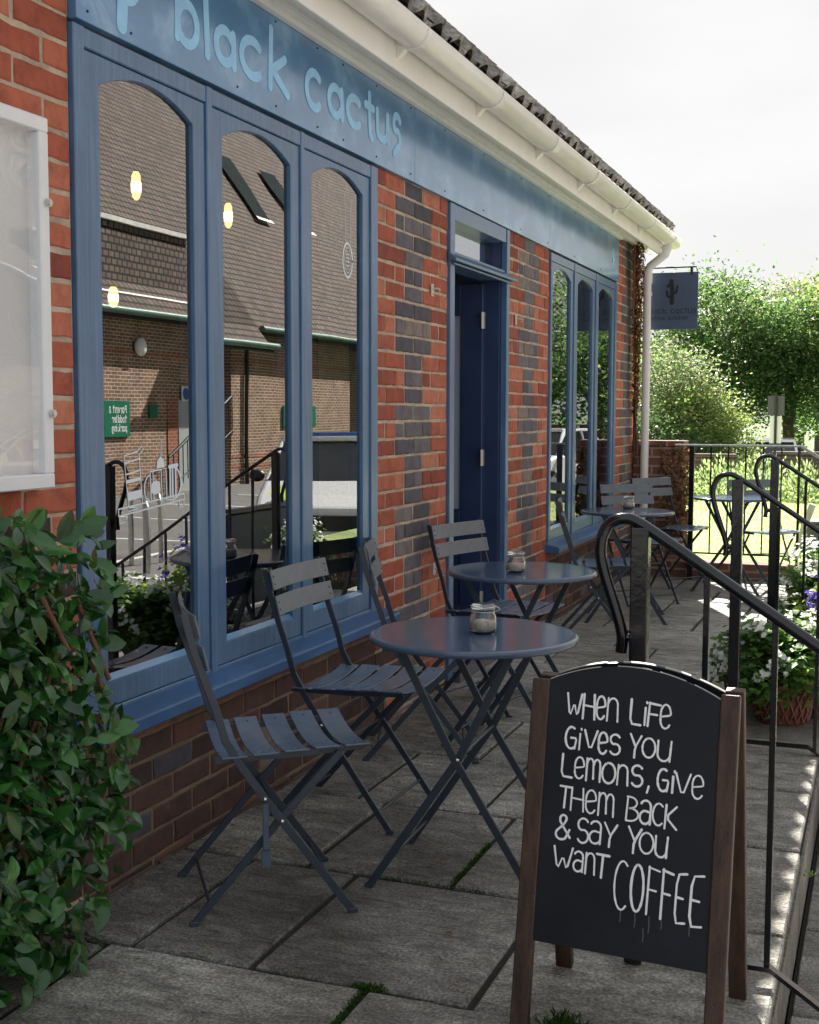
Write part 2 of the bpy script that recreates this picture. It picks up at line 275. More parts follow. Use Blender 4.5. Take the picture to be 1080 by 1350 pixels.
def paving_mat():
    m, n, l, p = newmat("riven_paving"); p.inputs["Roughness"].default_value = .56; p.inputs["Specular IOR Level"].default_value = .5
    tc = n.new("ShaderNodeTexCoord"); g = n.new("ShaderNodeNewGeometry")
    a = N(n, "ShaderNodeTexNoise"); a.inputs["Scale"].default_value = 2.2; a.inputs["Detail"].default_value = 10; a.inputs["Roughness"].default_value = .68; l.new(tc.outputs["Object"], a.inputs["Vector"])
    r = ramp(n, [(.34, (.225, .214, .192)), (.5, (.355, .340, .310)), (.66, (.46, .442, .408))]); l.new(a.outputs["Fac"], r.inputs[0])
    s = N(n, "ShaderNodeTexNoise"); s.inputs["Scale"].default_value = 130; s.inputs["Detail"].default_value = 4; l.new(tc.outputs["Object"], s.inputs["Vector"])
    r2 = ramp(n, [(.36, (.45, .45, .45)), (.52, (1, 1, 1)), (.68, (1.8, 1.75, 1.65))]); l.new(s.outputs["Fac"], r2.inputs[0])
    mx = N(n, "ShaderNodeMixRGB", blend_type='MULTIPLY'); mx.inputs[0].default_value = .75; l.new(r.outputs[0], mx.inputs[1]); l.new(r2.outputs[0], mx.inputs[2])
    st_ = N(n, "ShaderNodeTexNoise"); st_.inputs["Scale"].default_value = 1.1; st_.inputs["Detail"].default_value = 5; st_.inputs["Distortion"].default_value = .6; l.new(tc.outputs["Object"], st_.inputs["Vector"])
    rs = ramp(n, [(.35, (.62, .62, .60)), (.62, (1.15, 1.15, 1.15))]); l.new(st_.outputs["Fac"], rs.inputs[0])
    mxs = N(n, "ShaderNodeMixRGB", blend_type='MULTIPLY'); mxs.inputs[0].default_value = 1.0; l.new(mx.outputs[0], mxs.inputs[1]); l.new(rs.outputs[0], mxs.inputs[2]); mx = mxs
    hs = n.new("ShaderNodeHueSaturation"); mr = n.new("ShaderNodeMapRange"); mr.inputs["To Min"].default_value = .72; mr.inputs["To Max"].default_value = 1.28
    l.new(g.outputs["Random Per Island"], mr.inputs[0]); l.new(mr.outputs[0], hs.inputs["Value"]); l.new(mx.outputs[0], hs.inputs["Color"])
    # light lichen spots
    v = N(n, "ShaderNodeTexVoronoi"); v.inputs["Scale"].default_value = 9; l.new(tc.outputs["Object"], v.inputs["Vector"])
    rv = ramp(n, [(.035, (.6, .6, .6)), (.075, (0, 0, 0))]); l.new(v.outputs["Distance"], rv.inputs[0])
    m2 = N(n, "ShaderNodeMixRGB"); l.new(rv.outputs[0], m2.inputs[0]); l.new(hs.outputs[0], m2.inputs[1]); m2.inputs[2].default_value = (.26, .26, .22, 1)
    l.new(m2.outputs[0], p.inputs["Base Color"])
    d = N(n, "ShaderNodeTexNoise"); d.inputs["Scale"].default_value = 7; d.inputs["Detail"].default_value = 10; d.inputs["Roughness"].default_value = .66; d.inputs["Distortion"].default_value = 1.2
    mpd = n.new("ShaderNodeMapping"); mpd.inputs["Scale"].default_value = (1, 2.2, 1); mpd.inputs["Rotation"].default_value = (0, 0, .5); l.new(tc.outputs["Object"], mpd.inputs[0]); l.new(mpd.outputs[0], d.inputs["Vector"])
    rd = ramp(n, [(.36, (.58, .57, .55)), (.5, (.97, .97, .97)), (.64, (1.32, 1.31, 1.3))]); l.new(d.outputs["Fac"], rd.inputs[0])  # riven relief shading put into the colour, hollows darkened and ridges lightened
    m3 = N(n, "ShaderNodeMixRGB", blend_type='MULTIPLY'); m3.inputs[0].default_value = .85; l.new(m2.outputs[0], m3.inputs[1]); l.new(rd.outputs[0], m3.inputs[2]); l.new(m3.outputs[0], p.inputs["Base Color"])
    b1 = n.new("ShaderNodeBump"); b1.inputs["Strength"].default_value = 1.0; b1.inputs["Distance"].default_value = .05; l.new(d.outputs["Fac"], b1.inputs["Height"])
    b2 = n.new("ShaderNodeBump"); b2.inputs["Strength"].default_value = .6; b2.inputs["Distance"].default_value = .006; l.new(s.outputs["Fac"], b2.inputs["Height"]); l.new(b1.outputs[0], b2.inputs["Normal"])
    l.new(b2.outputs[0], p.inputs["Normal"])
    return m
M['paving'] = paving_mat()
M['joint'] = mat("paving_joint", (.022, .022, .016), .95, .5, 12, .5, 60)

# ------------------------------------------------------------------ mesh helpers
class MB:
    def __init__(s): s.v = []; s.f = []; s.mi = []; s.sm = []
    def add(s, vs, fs, mi=0, smooth=False):
        o = len(s.v); s.v += [tuple(x) for x in vs]
        for f in fs: s.f.append(tuple(i + o for i in f)); s.mi.append(mi); s.sm.append(smooth)
    def box(s, x0, x1, y0, y1, z0, z1, mi=0, mx=None):
        vs = [Vector((x, y, z)) for z in (z0, z1) for y in (y0, y1) for x in (x0, x1)]
        if mx is not None: vs = [mx @ v for v in vs]
        s.add(vs, [(0, 2, 3, 1), (4, 5, 7, 6), (0, 1, 5, 4), (2, 6, 7, 3), (0, 4, 6, 2), (1, 3, 7, 5)], mi)
    def quad(s, a, b, c, d, mi=0): s.add([a, b, c, d], [(0, 1, 2, 3)], mi)
    def prism(s, poly, axis, a0, a1, mi=0, smooth=False):
        """poly: 2D points in the two remaining axes (in axis order), extruded along axis from a0 to a1"""
        def P(u, v, t):
            return {'x': (t, u, v), 'y': (u, t, v), 'z': (u, v, t)}[axis]
        n = len(poly); vs = [P(u, v, a0) for u, v in poly] + [P(u, v, a1) for u, v in poly]
        fs = [tuple(range(n - 1, -1, -1)), tuple(range(n, 2 * n))] + [(i, (i + 1) % n, n + (i + 1) % n, n + i) for i in range(n)]
        s.add(vs, fs, mi, smooth)
    def tube(s, path, r, seg=10, mi=0, caps=True, smooth=True, taper=None):
        path = [Vector(p) for p in path]; n = len(path); rings = []
        t0 = (path[1] - path[0]).normalized(); ref = Vector((0, 0, 1)) if abs(t0.z) < .9 else Vector((1, 0, 0))
        nrm = (ref - t0 * ref.dot(t0)).normalized()
        for i in range(n):
            if i == 0: t = (path[1] - path[0]).normalized()
            elif i == n - 1: t = (path[-1] - path[-2]).normalized()
            else: t = ((path[i] - path[i - 1]).normalized() + (path[i + 1] - path[i]).normalized()).normalized()
            nrm = (nrm - t * nrm.dot(t)).normalized(); b = t.cross(nrm)
            rr = r if taper is None else taper[i]
            rings.append([path[i] + (nrm * cos(2 * pi * k / seg) + b * sin(2 * pi * k / seg)) * rr for k in range(seg)])
        vs = [v for ring in rings for v in ring]; fs = []
        for i in range(n - 1):
            for k in range(seg): fs.append((i * seg + k, i * seg + (k + 1) % seg, (i + 1) * seg + (k + 1) % seg, (i + 1) * seg + k))
        s.add(vs, fs, mi, smooth)
        if caps: s.add(rings[0], [tuple(range(seg - 1, -1, -1))], mi); s.add(rings[-1], [tuple(range(seg))], mi)
    def flatbar(s, path, y, wid, th, mi=0):
        """flat strip in a plane y = const following an (x, z) path"""
        P = [Vector((p[0], p[1])) for p in path]; n = len(P); L = []; R = []
        for i in range(n):
            if i == 0: t = P[1] - P[0]
            elif i == n - 1: t = P[-1] - P[-2]
            else: t = (P[i] - P[i - 1]).normalized() + (P[i + 1] - P[i]).normalized()
            t.normalize(); nn = Vector((-t.y, t.x)) * wid / 2; L.append(P[i] + nn); R.append(P[i] - nn)
        vs = []
        for i in range(n):
            for q in (L[i], R[i]):
                vs += [(q.x, y - th / 2, q.y), (q.x, y + th / 2, q.y)]
        fs = [(0, 1, 3, 2)]
        for i in range(n - 1):
            a = 4 * i; b = a + 4
            fs += [(a, b, b + 1, a + 1), (a + 2, a + 3, b + 3, b + 2), (a, a + 2, b + 2, b), (a + 1, b + 1, b + 3, a + 3)]
        a = 4 * (n - 1); fs.append((a, a + 2, a + 3, a + 1)); s.add(vs, fs, mi)
    def lathe(s, prof, seg=32, c=(0, 0, 0), mi=0, smooth=True):
        vs = []; fs = []; n = len(prof)
        for r, z in prof:
            for k in range(seg): vs.append((c[0] + r * cos(2 * pi * k / seg), c[1] + r * sin(2 * pi * k / seg), c[2] + z))
        for i in range(n - 1):
            for k in range(seg): fs.append((i * seg + k, i * seg + (k + 1) % seg, (i + 1) * seg + (k + 1) % seg, (i + 1) * seg + k))
        s.add(vs, fs, mi, smooth)
    def disc(s, r, z, seg=32, c=(0, 0), up=True, mi=0):
        vs = [(c[0] + r * cos(2 * pi * k / seg), c[1] + r * sin(2 * pi * k / seg), z) for k in range(seg)]
        s.add(vs, [tuple(range(seg)) if up else tuple(range(seg - 1, -1, -1))], mi)
    def ball(s, c, r, seg=10, rings=6, mi=0, sc=(1, 1, 1)):
        vs = []; fs = []
        for i in range(rings + 1):
            th = pi * i / rings
            for k in range(seg):
                vs.append((c[0] + r * sc[0] * sin(th) * cos(2 * pi * k / seg), c[1] + r * sc[1] * sin(th) * sin(2 * pi * k / seg), c[2] + r * sc[2] * cos(th)))
        for i in range(rings):
            for k in range(seg): fs.append((i * seg + k, (i + 1) * seg + k, (i + 1) * seg + (k + 1) % seg, i * seg + (k + 1) % seg))
        s.add(vs, fs, mi, True)
    def leaf(s, p, d, nrm, L, W, mi=0, fold=.25, droop=.2):
        d = d.normalized(); sd = d.cross(nrm)
        if sd.length < 1e-4: sd = d.orthogonal()
        sd.normalize(); nn = sd.cross(d).normalized()
        a = p; m1 = p + d * L * .45 - nn * L * droop * .15; e = p + d * L - nn * L * droop
        q1 = p + d * L * .22 + sd * W * .40 + nn * W * fold * .7; q2 = p + d * L * .22 - sd * W * .40 + nn * W * fold * .7
        h1 = p + d * L * .55 + sd * W * .5 + nn * (W * fold - L * droop * .25); h2 = p + d * L * .55 - sd * W * .5 + nn * (W * fold - L * droop * .25)
        s.add([a, q1, h1, e, h2, q2, m1], [(0, 1, 6), (1, 2, 6), (2, 3, 6), (3, 4, 6), (4, 5, 6), (5, 0, 6)], mi, True)
    def leaf2(s, p, d, nrm, L, W, mi=0, fold=.2, droop=.3, twist=0.0):
        d = d.normalized(); sd = d.cross(nrm)
        if sd.length < 1e-4: sd = d.orthogonal()
        sd.normalize(); nn = sd.cross(d).normalized(); vs = []; fs = []
        prof_ = ((0, .03), (.14, .30), (.32, .48), (.52, .50), (.72, .38), (.88, .19), (1, .01))
        wv = random.uniform(-.06, .06)
        for i, (t, q) in enumerate(prof_):
            c = p + d * L * t * (1 - .12 * droop * t) - nn * L * droop * t * t * .5 + sd * W * wv * sin(t * 5)
            sr = sd * cos(twist * t) + nn * sin(twist * t); up = nn * cos(twist * t) - sd * sin(twist * t)
            vs += [c + sr * W * q + up * W * fold * q, c, c - sr * W * q + up * W * fold * q]
        for i in range(len(prof_) - 1):
            a = 3 * i; fs += [(a, a + 1, a + 4, a + 3), (a + 1, a + 2, a + 5, a + 4)]
        s.add(vs, fs, mi, True)
    def card(s, p, d, nrm, L, W, mi=0):
        d = d.normalized(); sd = d.cross(nrm)
        if sd.length < 1e-4: sd = d.orthogonal()
        sd = sd.normalized() * W * .5
        s.add([p, p + d * L * .5 + sd, p + d * L, p + d * L * .5 - sd], [(0, 1, 2, 3)], mi)
    def build(s, name, mats, parent=None, bevel=0.0, seg=1):
        me = bpy.data.meshes.new(name); me.from_pydata(s.v, [], s.f)
        if not isinstance(mats, (list, tuple)): mats = [mats]
        for m in mats: me.materials.append(m)
        me.polygons.foreach_set("material_index", s.mi); me.polygons.foreach_set("use_smooth", s.sm); me.update()
        o = bpy.data.objects.new(name, me); COL.objects.link(o)
        if parent is not None: o.parent = parent
        if bevel > 0:
            b = o.modifiers.new("bevel", 'BEVEL'); b.width = bevel; b.segments = seg; b.limit_method = 'ANGLE'; b.angle_limit = radians(50)
        return o

def tag(o, label=None, cat=None, group=None, kind=None):
    if label: o['label'] = label
    if cat: o['category'] = cat
    if group: o['group'] = group
    if kind: o['kind'] = kind
    return o
def thing(name, label, cat, loc=(0, 0, 0), rz=0.0, group=None):
    o = bpy.data.objects.new(name, None); COL.objects.link(o); o.location = loc; o.rotation_euler = (0, 0, rz); o.empty_display_size = .1
    return tag(o, label, cat, group)
def dup(root, loc, rz, label, group=None):
    r = root.copy(); COL.objects.link(r); r.location = loc; r.rotation_euler = (0, 0, rz); r['label'] = label
    if group: r['group'] = group
    for ch in list(root.children):
        c = ch.copy(); COL.objects.link(c); c.parent = r
        for g in list(ch.children):
            d = g.copy(); COL.objects.link(d); d.parent = c
    return r

# stroke lettering -----------------------------------------------------------
def arc(cx, cy, rx, ry, a0, a1, n=14): return [(cx + rx * cos(radians(a0 + (a1 - a0) * i / n)), cy + ry * sin(radians(a0 + (a1 - a0) * i / n))) for i in range(n + 1)]
GL = {
 'W': [[(0, 1), (.22, 0), (.5, .62), (.72, 0), (1, 1)]],
 'H': [[(.04, 1), (0, 0)], [(.92, 1), (1, 0)], [(0, .55), (1, .5)]],
 'e': [[(.05, .48), (.95, .56)] + arc(.5, .6, .46, .4, 10, 180) + arc(.5, .36, .46, .36, 180, 325)],
 'n': [[(.05, .98), (0, 0)], [(.05, .75)] + arc(.5, .68, .44, .3, 160, 0) + [(.98, 0)]],
 'L': [[(.05, 1), (0, .03), (1, 0)]],
 'i': [[(.45, .74), (.35, 0)], [(.7, .98), (.74, .93)]],
 'F': [[(.1, 1), (0, 0)], [(.05, .98), (1, .92)], [(.05, .52), (.75, .5)]],
 'G': [arc(.52, .5, .5, .5, 60, 300), [(.5, .5), (1, .5), (.85, .02)]],
 'V': [[(0, 1), (.48, 0), (1, 1)]],
 's': [arc(.5, .75, .45, .25, 30, 250) + arc(.5, .27, .48, .27, 80, -150)],
 'Y': [[(0, 1), (.48, .5)], [(1, .95), (.45, .42), (.42, 0)]],
 'O': [arc(.5, .5, .5, .5, 100, 465, 22)],
 'U': [[(.04, 1)] + arc(.48, .36, .46, .36, 180, 350) + [(1, 1)], [(.97, .7), (.92, 0)]] ,
 'm': [[(.02, .98), (0, 0)], [(.02, .75)] + arc(.26, .72, .22, .26, 150, 0) + [(.5, .1)], [(.5, .7)] + arc(.74, .70, .22, .26, 150, 0) + [(.97, 0)]],
 ',': [[(.7, 1), (.2, -.6)]],
 'T': [[(0, 1), (1, .97)], [(.5, .98), (.42, 0)]],
 'B': [[(.1, 1), (0, 0)], [(.05, 1)] + arc(.25, .76, .6, .24, 90, -90) + arc(.3, .26, .7, .27, 90, -90) + [(0, 0)]],
 'a': [[(.12, .86)] + arc(.5, .74, .45, .26, 150, 0) + [(.92, 0)], [(.93, .52)] + arc(.48, .28, .46, .28, 60, 330)],
 'c': [arc(.55, .5, .54, .5, 50, 310)],
 'C': [arc(.55, .5, .54, .5, 55, 305)],
 'K': [[(.08, 1), (0, 0)], [(.95, .95), (.08, .48), (1, 0)]],
 '&': [[(1, .1), (.3, .72)] + arc(.5, .83, .22, .17, 200, 0) + [(.55, .62), (.12, .36)] + arc(.42, .22, .38, .22, 160, 320) + [(.95, .42)]],
 'E': [[(1, 1), (.1, .97), (0, 0), (.95, .02)], [(.05, .52), (.7, .5)]],
 # fascia hand (bolder brush letters)
 'b': [[(.08, 1), (.02, .04)], arc(.46, .26, .44, .26, 190, 520)],
 'l': [[(.3, 1), (.55, 0)]],
 'a2': [arc(.46, .5, .44, .5, 35, 330), [(.9, .98), (.95, 0)]],
 'k': [[(.1, 1), (.05, 0)], [(.85, .60), (.12, .30)], [(.12, .33), (1, 0)]],
 't': [[(.5, 1), (.55, .1), (.8, 0)], [(0, .72), (1, .70)]],
 'u': [[(.03, 1)] + arc(.45, .32, .42, .32, 180, 350) + [(.9, 1)], [(.9, 1), (.98, 0)]],
 's2': [arc(.55, .78, .42, .22, 30, 235) + arc(.5, .40, .42, .22, 70, -70) + [(.2, 0)]],
 'f': [arc(.75, .8, .35, .2, 60, 180) + [(.4, 0)], [(.05, .6), (.8, .6)]],
 'o': [arc(.5, .35, .45, .35, 90, 450, 16)],
 'h': [[(.05, 1), (.03, 0)], [(.05, .4)] + arc(.45, .42, .42, .22, 160, 0) + [(.9, 0)]],
 'd': [arc(.45, .33, .42, .33, 40, 330), [(.92, 1), (.95, 0)]],
 'r': [[(.1, .7), (.1, 0)], [(.1, .45)] + arc(.5, .45, .4, .22, 160, 40)],
 'p': [[(.08, .7), (.05, -.3)], arc(.48, .35, .42, .33, 150, -150)],
 'g': [arc(.48, .38, .42, .32, 30, 330), [(.92, .7), (.9, -.1)] + arc(.5, -.1, .4, .2, 0, -150)],
 'P': [[(.08, 1), (.05, 0)], [(.06, 1)] + arc(.4, .74, .5, .26, 90, -90) + [(.06, .48)]],
 'ie': [[(.4, .7), (.4, 0)], [(.4, .95), (.42, .9)]],
 'ne': [[(.05, .7), (.05, 0)], [(.05, .45)] + arc(.48, .45, .42, .25, 160, 0) + [(.9, 0)]],
 'ae': [arc(.45, .35, .42, .35, 30, 330), [(.92, .7), (.95, 0)]],
 'ee': [[(.06, .36), (.92, .38)] + arc(.5, .36, .44, .34, 5, 310)],
}
def smooth_path(p, it=1):
    for _ in range(it):
        if len(p) < 3: return p
        q = [p[0]]
        for i in range(len(p) - 1):
            a, b = p[i], p[i + 1]; q.append((a[0] * .8 + b[0] * .2, a[1] * .8 + b[1] * .2)); q.append((a[0] * .2 + b[0] * .8, a[1] * .2 + b[1] * .8))
        q.append(p[-1]); p = q
    return p
class Strokes:
    """flat pen strokes on a plane given by origin O, axes U, V and normal Nn"""
    def __init__(s, O, U, V, Nn, h=.0008): s.mb = MB(); s.O = Vector(O); s.U = Vector(U); s.V = Vector(V); s.N = Vector(Nn); s.h = h; s.k = 0
    def P(s, q, e=0): return s.O + s.U * q[0] + s.V * q[1] + s.N * (s.h + s.k * .00003 + e)
    def stroke(s, pts, wd, jit=0.0, round_=True, closed=False):
        pts = [Vector(p) for p in pts]; n = len(pts)
        if n < 2: return
        s.k = (s.k + 1) % 40; L = []; R = []
        for i in range(n):
            if i == 0: t = pts[1] - pts[0]
            elif i == n - 1: t = pts[-1] - pts[-2]
            else: t = (pts[i] - pts[i - 1]).normalized() + (pts[i + 1] - pts[i]).normalized()
            if t.length < 1e-9: t = pts[min(i + 1, n - 1)] - pts[i - 1]
            t.normalize(); w_ = wd / 2 * (1 + random.uniform(-jit, jit)); nn = Vector((-t.y, t.x)) * w_; L.append(pts[i] + nn); R.append(pts[i] - nn)
        out = list(R)
        vs = [s.P(p) for p in L] + [s.P(p) for p in R]
        s.mb.add(vs, [(i + n, i + 1 + n, i + 1, i) for i in range(n - 1)])
        if round_:
            for end, sg in ((0, -1), (n - 1, 1)):
                t = (pts[1] - pts[0]) if end == 0 else (pts[-1] - pts[-2]); t = t.normalized() * sg
                nn = Vector((-t.y, t.x)); c = pts[end]
                fan = [c + (nn * cos(a) + t * sin(a)) * wd / 2 for a in [pi * j / 6 for j in range(7)]]
                s.mb.add([s.P(p) for p in fan], [tuple(range(6, -1, -1))])
    def glyph(s, ch, u0, u1, v0, v1, wd, jit=0.0, slant=0.0):
        for st in GL[ch]:
            pts = [(u0 + (u1 - u0) * x + slant * (y - .5) * (v1 - v0), v0 + (v1 - v0) * y) for x, y in st]
            s.stroke(smooth_path(pts), wd, jit)
    def poly(s, pts):
        s.k = (s.k + 1) % 40
        s.mb.add([s.P(p) for p in pts], [tuple(range(len(pts)))])
    def build(s, name, m, parent): return s.mb.build(name, m, parent)

# ================================================================== GROUND
def slabs(rows, x_lo, x_hi, mb, z=0.0, gap=.017):
    for (y0, y1, xs) in rows:
        e = [x_lo] + list(xs) + [x_hi]
        for a, b in zip(e[:-1], e[1:]):
            dz = random.uniform(-.003, .003); g = gap * random.uniform(.35, .75); j = lambda: random.uniform(-.005, .005)
            n = 6; ys0 = [(a + g + (b - a - 2 * g) * i / n) for i in range(n + 1)]
            bot = [(x, y0 + g + j() * .6) for x in ys0]; top = [(x, y1 - g + j() * .6) for x in reversed(ys0)]
            poly = bot + top; m_ = len(poly)
            tx, ty = random.uniform(-.004, .004), random.uniform(-.004, .004)
            tilt = lambda x, y: dz + (x - (a + b) / 2) * tx + (y - (y0 + y1) / 2) * ty
            ins = []
            cx, cy = (a + b) / 2, (y0 + y1) / 2
            for x, y in poly:
                dx, dy = cx - x, cy - y; L = sqrt(dx * dx + dy * dy); ins.append((x + dx / L * .008, y + dy / L * .008))
            vs = [(x, y, z - .04) for x, y in poly] + [(x, y, z - .006 + tilt(x, y)) for x, y in poly] + [(x, y, z + tilt(x, y)) for x, y in ins]
            fs = [tuple(range(2 * m_, 3 * m_))]
            for i in range(m_):
                k = (i + 1) % m_; fs += [(i, k, m_ + k, m_ + i), (m_ + i, m_ + k, 2 * m_ + k, 2 * m_ + i)]
            mb.add(vs, fs)
EDGE = 1.79
rows = [(-1.5, -.7, (.6, 1.1)), (-.7, .05, (.35, .95, 1.36)), (.05, .68, (.6, 1.2)), (.68, 1.32, (.3, .9, 1.36)), (1.32, 1.95, (.55, 1.15)), (1.95, 2.585, (.19, .895, 1.36)), (2.585, 3.245, (.25, .585, 1.15)), (3.245, 3.9, (.42, .875, 1.36)), (3.9, 4.53, (.3, .75, 1.2)), (4.53, 5.15, (.55, 1.05, 1.4)),
        (5.15, 5.8, (.35, .95, 1.3)), (5.8, 6.42, (.6, 1.2)), (6.42, 7.05, (.3, .8, 1.4)), (7.05, 7.7, (.55, 1.1)), (7.7, 8.3, (.35, .9, 1.35)), (8.3, 8.95, (.6, 1.15)), (8.95, 9.55, (.3, .85, 1.4)), (9.55, 10.18, (.5, 1.1))]
mb = MB(); slabs(rows, 0.0, EDGE, mb)
tag(mb.build("terrace_paving", M['paving']), kind='structure')
mb = MB(); mb.box(-.02, EDGE - .012, -1.5, 10.2, -.46, -.012); tag(mb.build("terrace_bed", M['joint']), kind='structure')
# steps down along the terrace edge
mb = MB()
slabs([(y, y + .6, ()) for y in [-1.5 + .6 * i for i in range(20)]], EDGE + .004, 2.16, mb, -.235)
slabs([(y + .2, y + .8, ()) for y in [-1.7 + .6 * i for i in range(20)]], 2.164, 2.56, mb, -.355)
mb.box(EDGE - .010, EDGE - .001, -1.5, 10.18, -.24, -.041)
tag(mb.build("steps", M['paving']), kind='structure')
mb = MB(); mb.box(EDGE + .002, 2.15, -1.5, 10.2, -.46, -.25); mb.box(2.152, 2.55, -1.5, 10.2, -.465, -.37); tag(mb.build("step_bed", M['joint']), kind='structure')
mb = MB(); mb.box(-400, 400, -400, 29, -1.6, -.47); tag(mb.build("car_park_ground", M['asphalt']), kind='structure')
mb = MB()
for y in range(6, 28, 3):
    mb.box(6.6, 11.2, y, y + .1, -.47, -.466)
mb.box(6.6, 6.7, 3.1, 28, -.47, -.465); mb.box(3.4, 3.5, 8.2, 24, -.47, -.466)
for y in (9.0, 11.5, 15): mb.box(3.5, 5.8, y, y + .1, -.47, -.466)
tag(mb.build("parking_lines", M['road_paint']), kind='structure')
mb = MB(); mb.box(-30, 3.2, 10.42, 21.5, -.6, .115); tag(mb.build("lawn", M['lawn']), kind='structure')
mb = MB(); mb.box(-400, 400, 29.01, 700, -2.0, -1.0); tag(mb.build("meadow", M['rough_grass']), kind='structure')
# grass blades on the lawn
mb = MB()
for i in range(26000):
    t = random.random() ** 1.6; y = 10.46 + t * 10.5; x = random.uniform(-1.6 - .2 * (y - 10), 2.6)
    a = random.uniform(0, 2 * pi); h = random.uniform(.010, .028) * (1 + .04 * (y - 10)); wd = .003 + .0010 * (y - 10)
    lean = Vector((random.uniform(-.5, .5), random.uniform(-.5, .5), 1)).normalized()
    p = Vector((x, y, .112)); sd = Vector((cos(a), sin(a), 0)) * wd
    mb.add([p - sd, p + sd, p + lean * h], [(0, 1, 2)])
tag(mb.build("grass", M['grass_blade']), "bright short lawn grass beyond the railing", "grass", kind='stuff')
# moss in the joints
mb = MB()
def moss(x0, y0, x1, y1, n, wid=.012, h=.012):
    for i in range(n):
        t = random.random(); p = Vector((x0 + (x1 - x0) * t + random.gauss(0, wid), y0 + (y1 - y0) * t + random.gauss(0, wid), random.uniform(-.008, .001)))
        d = Vector((random.uniform(-1, 1), random.uniform(-1, 1), random.uniform(.4, 1.5)))
        mb.card(p, d, Vector((random.uniform(-1, 1), random.uniform(-1, 1), .3)), h * random.uniform(.5, 1.3), .004)
moss(.895, 2.36, .895, 2.585, 420, .006, .008); moss(.87, 2.585, .93, 2.585, 260, .008, .013); moss(.875, 3.28, .875, 3.62, 620, .005, .008); moss(.6, 3.245, 1.0, 3.245, 160, .003, .006)
moss(1.36, 2.50, 1.37, 2.6, 900, .018, .022); moss(1.40, 2.585, 1.66, 2.585, 900, .008, .011); moss(1.72, 2.6, 1.79, 2.60, 120, .006, .008); moss(.22, 2.7, .25, 3.1, 90, .003, .006); moss(1.80, 3.72, 1.83, 3.72, 30, .006, .012)
moss(.7, 4.53, 1.2, 4.53, 140, .004, .006)
tag(mb.build("moss", M['moss']), "green moss growing in the joints of the paving", "moss", kind='stuff')

# leaf litter along the wall foot and in the joints
mb = MB()
for i in range(150):
    if i < 95: p = Vector((abs(random.gauss(0, .06)) + .012, random.uniform(2.7, 8.5), .006))
    else: p = Vector((random.uniform(.1, 1.7), random.uniform(2.0, 7.0), .006))
    a = random.uniform(0, 6.3); mb.leaf(p, Vector((cos(a), sin(a), random.uniform(0, .3))), Vector((random.uniform(-.3, .3), random.uniform(-.3, .3), 1)), random.uniform(.008, .024), random.uniform(.005, .013), 0, .2, .1)
tag(mb.build("leaf_litter", M['dry_leaf']), "tiny dry leaf scraps scattered along the foot of the wall", "leaf litter", kind='stuff')

# ================================================================== CAFE BUILDING
cafe = thing("cafe_building", "red brick café with blue painted shopfront, cream gutter and tiled roof beside the terrace", "building", (0, 0, 0))
K0 = 2.35
wall = MB()            # slots: mortar, red, blue, plinth, header course
def brick(y0, y1, z0, z1, mi, X=0.0):
    c = .0045; j = random.uniform(-.0025, .0025); w_ = lambda: random.uniform(-.0016, .0016)
    a, b, cc, d = y0 + w_(), y1 + w_(), z0 + w_(), z1 + w_()
    nb = max(2, int((b - a) / .035)); ch = lambda: random.choice((0, 0, 0, random.uniform(0, .0035), random.uniform(0, .006)))
    out = [(a + (b - a) * i / nb, cc) for i in range(nb)] + [(b, cc), (b, (cc + d) / 2)] + [(b - (b - a) * i / nb, d) for i in range(nb)] + [(a, d), (a, (cc + d) / 2)]
    my, mz = (a + b) / 2, (cc + d) / 2; n = len(out)
    def inset(p, k):
        dy = (1 if p[0] < my - 1e-6 else -1) if min(p[0] - a, b - p[0]) < .002 else 0; dz = (1 if p[1] < mz else -1) if min(p[1] - cc, d - p[1]) < .002 else 0
        return (p[0] + dy * k, p[1] + dz * k)
    o2 = [inset(p, ch() * .8) for p in out]; o3 = [inset(p, c + ch()) for p in out]
    vs = [(X - .012, *p) for p in out] + [(X - .003 + j, *p) for p in o2] + [(X + j + random.uniform(-.0006, .0006), *p) for p in o3]
    fs = [tuple(range(2 * n, 3 * n))]
    for i in range(n):
        k = (i + 1) % n; fs += [(i, k, n + k, n + i), (n + i, n + k, 2 * n + k, 2 * n + i)]
    wall.add(vs, fs, mi)
def course_z(k): return K0 - .075 * (k + 1) + .0052, K0 - .075 * k - .0052
def run(y0, y1, cuts, k, mif, zlim=None):
    z0, z1 = course_z(k)
    if zlim: z0, z1 = max(z0, zlim[0]), min(z1, zlim[1])
    if z1 - z0 < .012: return
    e = [y0 - .005] + [c for c in cuts if y0 + .03 < c < y1 - .03] + [y1 + .005]
    for i, (a, b) in enumerate(zip(e[:-1], e[1:])): brick(a + .0050, b - .0050, z0, z1, mif(i, a, b))
def bond(y0, y1, k): 
    off = .1125 if k % 2 else 0
    s = math.floor((y0 - 2.75) / .225) - 1
    return [2.75 + off + .225 * i for i in range(s, s + 80)]
# left of the shopfront: red stretcher bond
for k in range(-5, 32):
    y = -1.5
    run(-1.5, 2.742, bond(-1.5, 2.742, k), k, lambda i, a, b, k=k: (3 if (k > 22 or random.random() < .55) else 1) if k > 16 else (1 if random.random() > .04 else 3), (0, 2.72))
# under the windows
for (a, b) in ((2.742, 4.80), (7.62, 9.66)):
    for k in range(25, 32):
        if k == 25: run(a, b, [a + .225 * i for i in range(1, 12)], k, lambda i, p, q: 4, (0, .455))
        else: run(a, b, bond(a, b, k), k, lambda i, p, q: 3 if random.random() > .12 else 2, (0, .455))
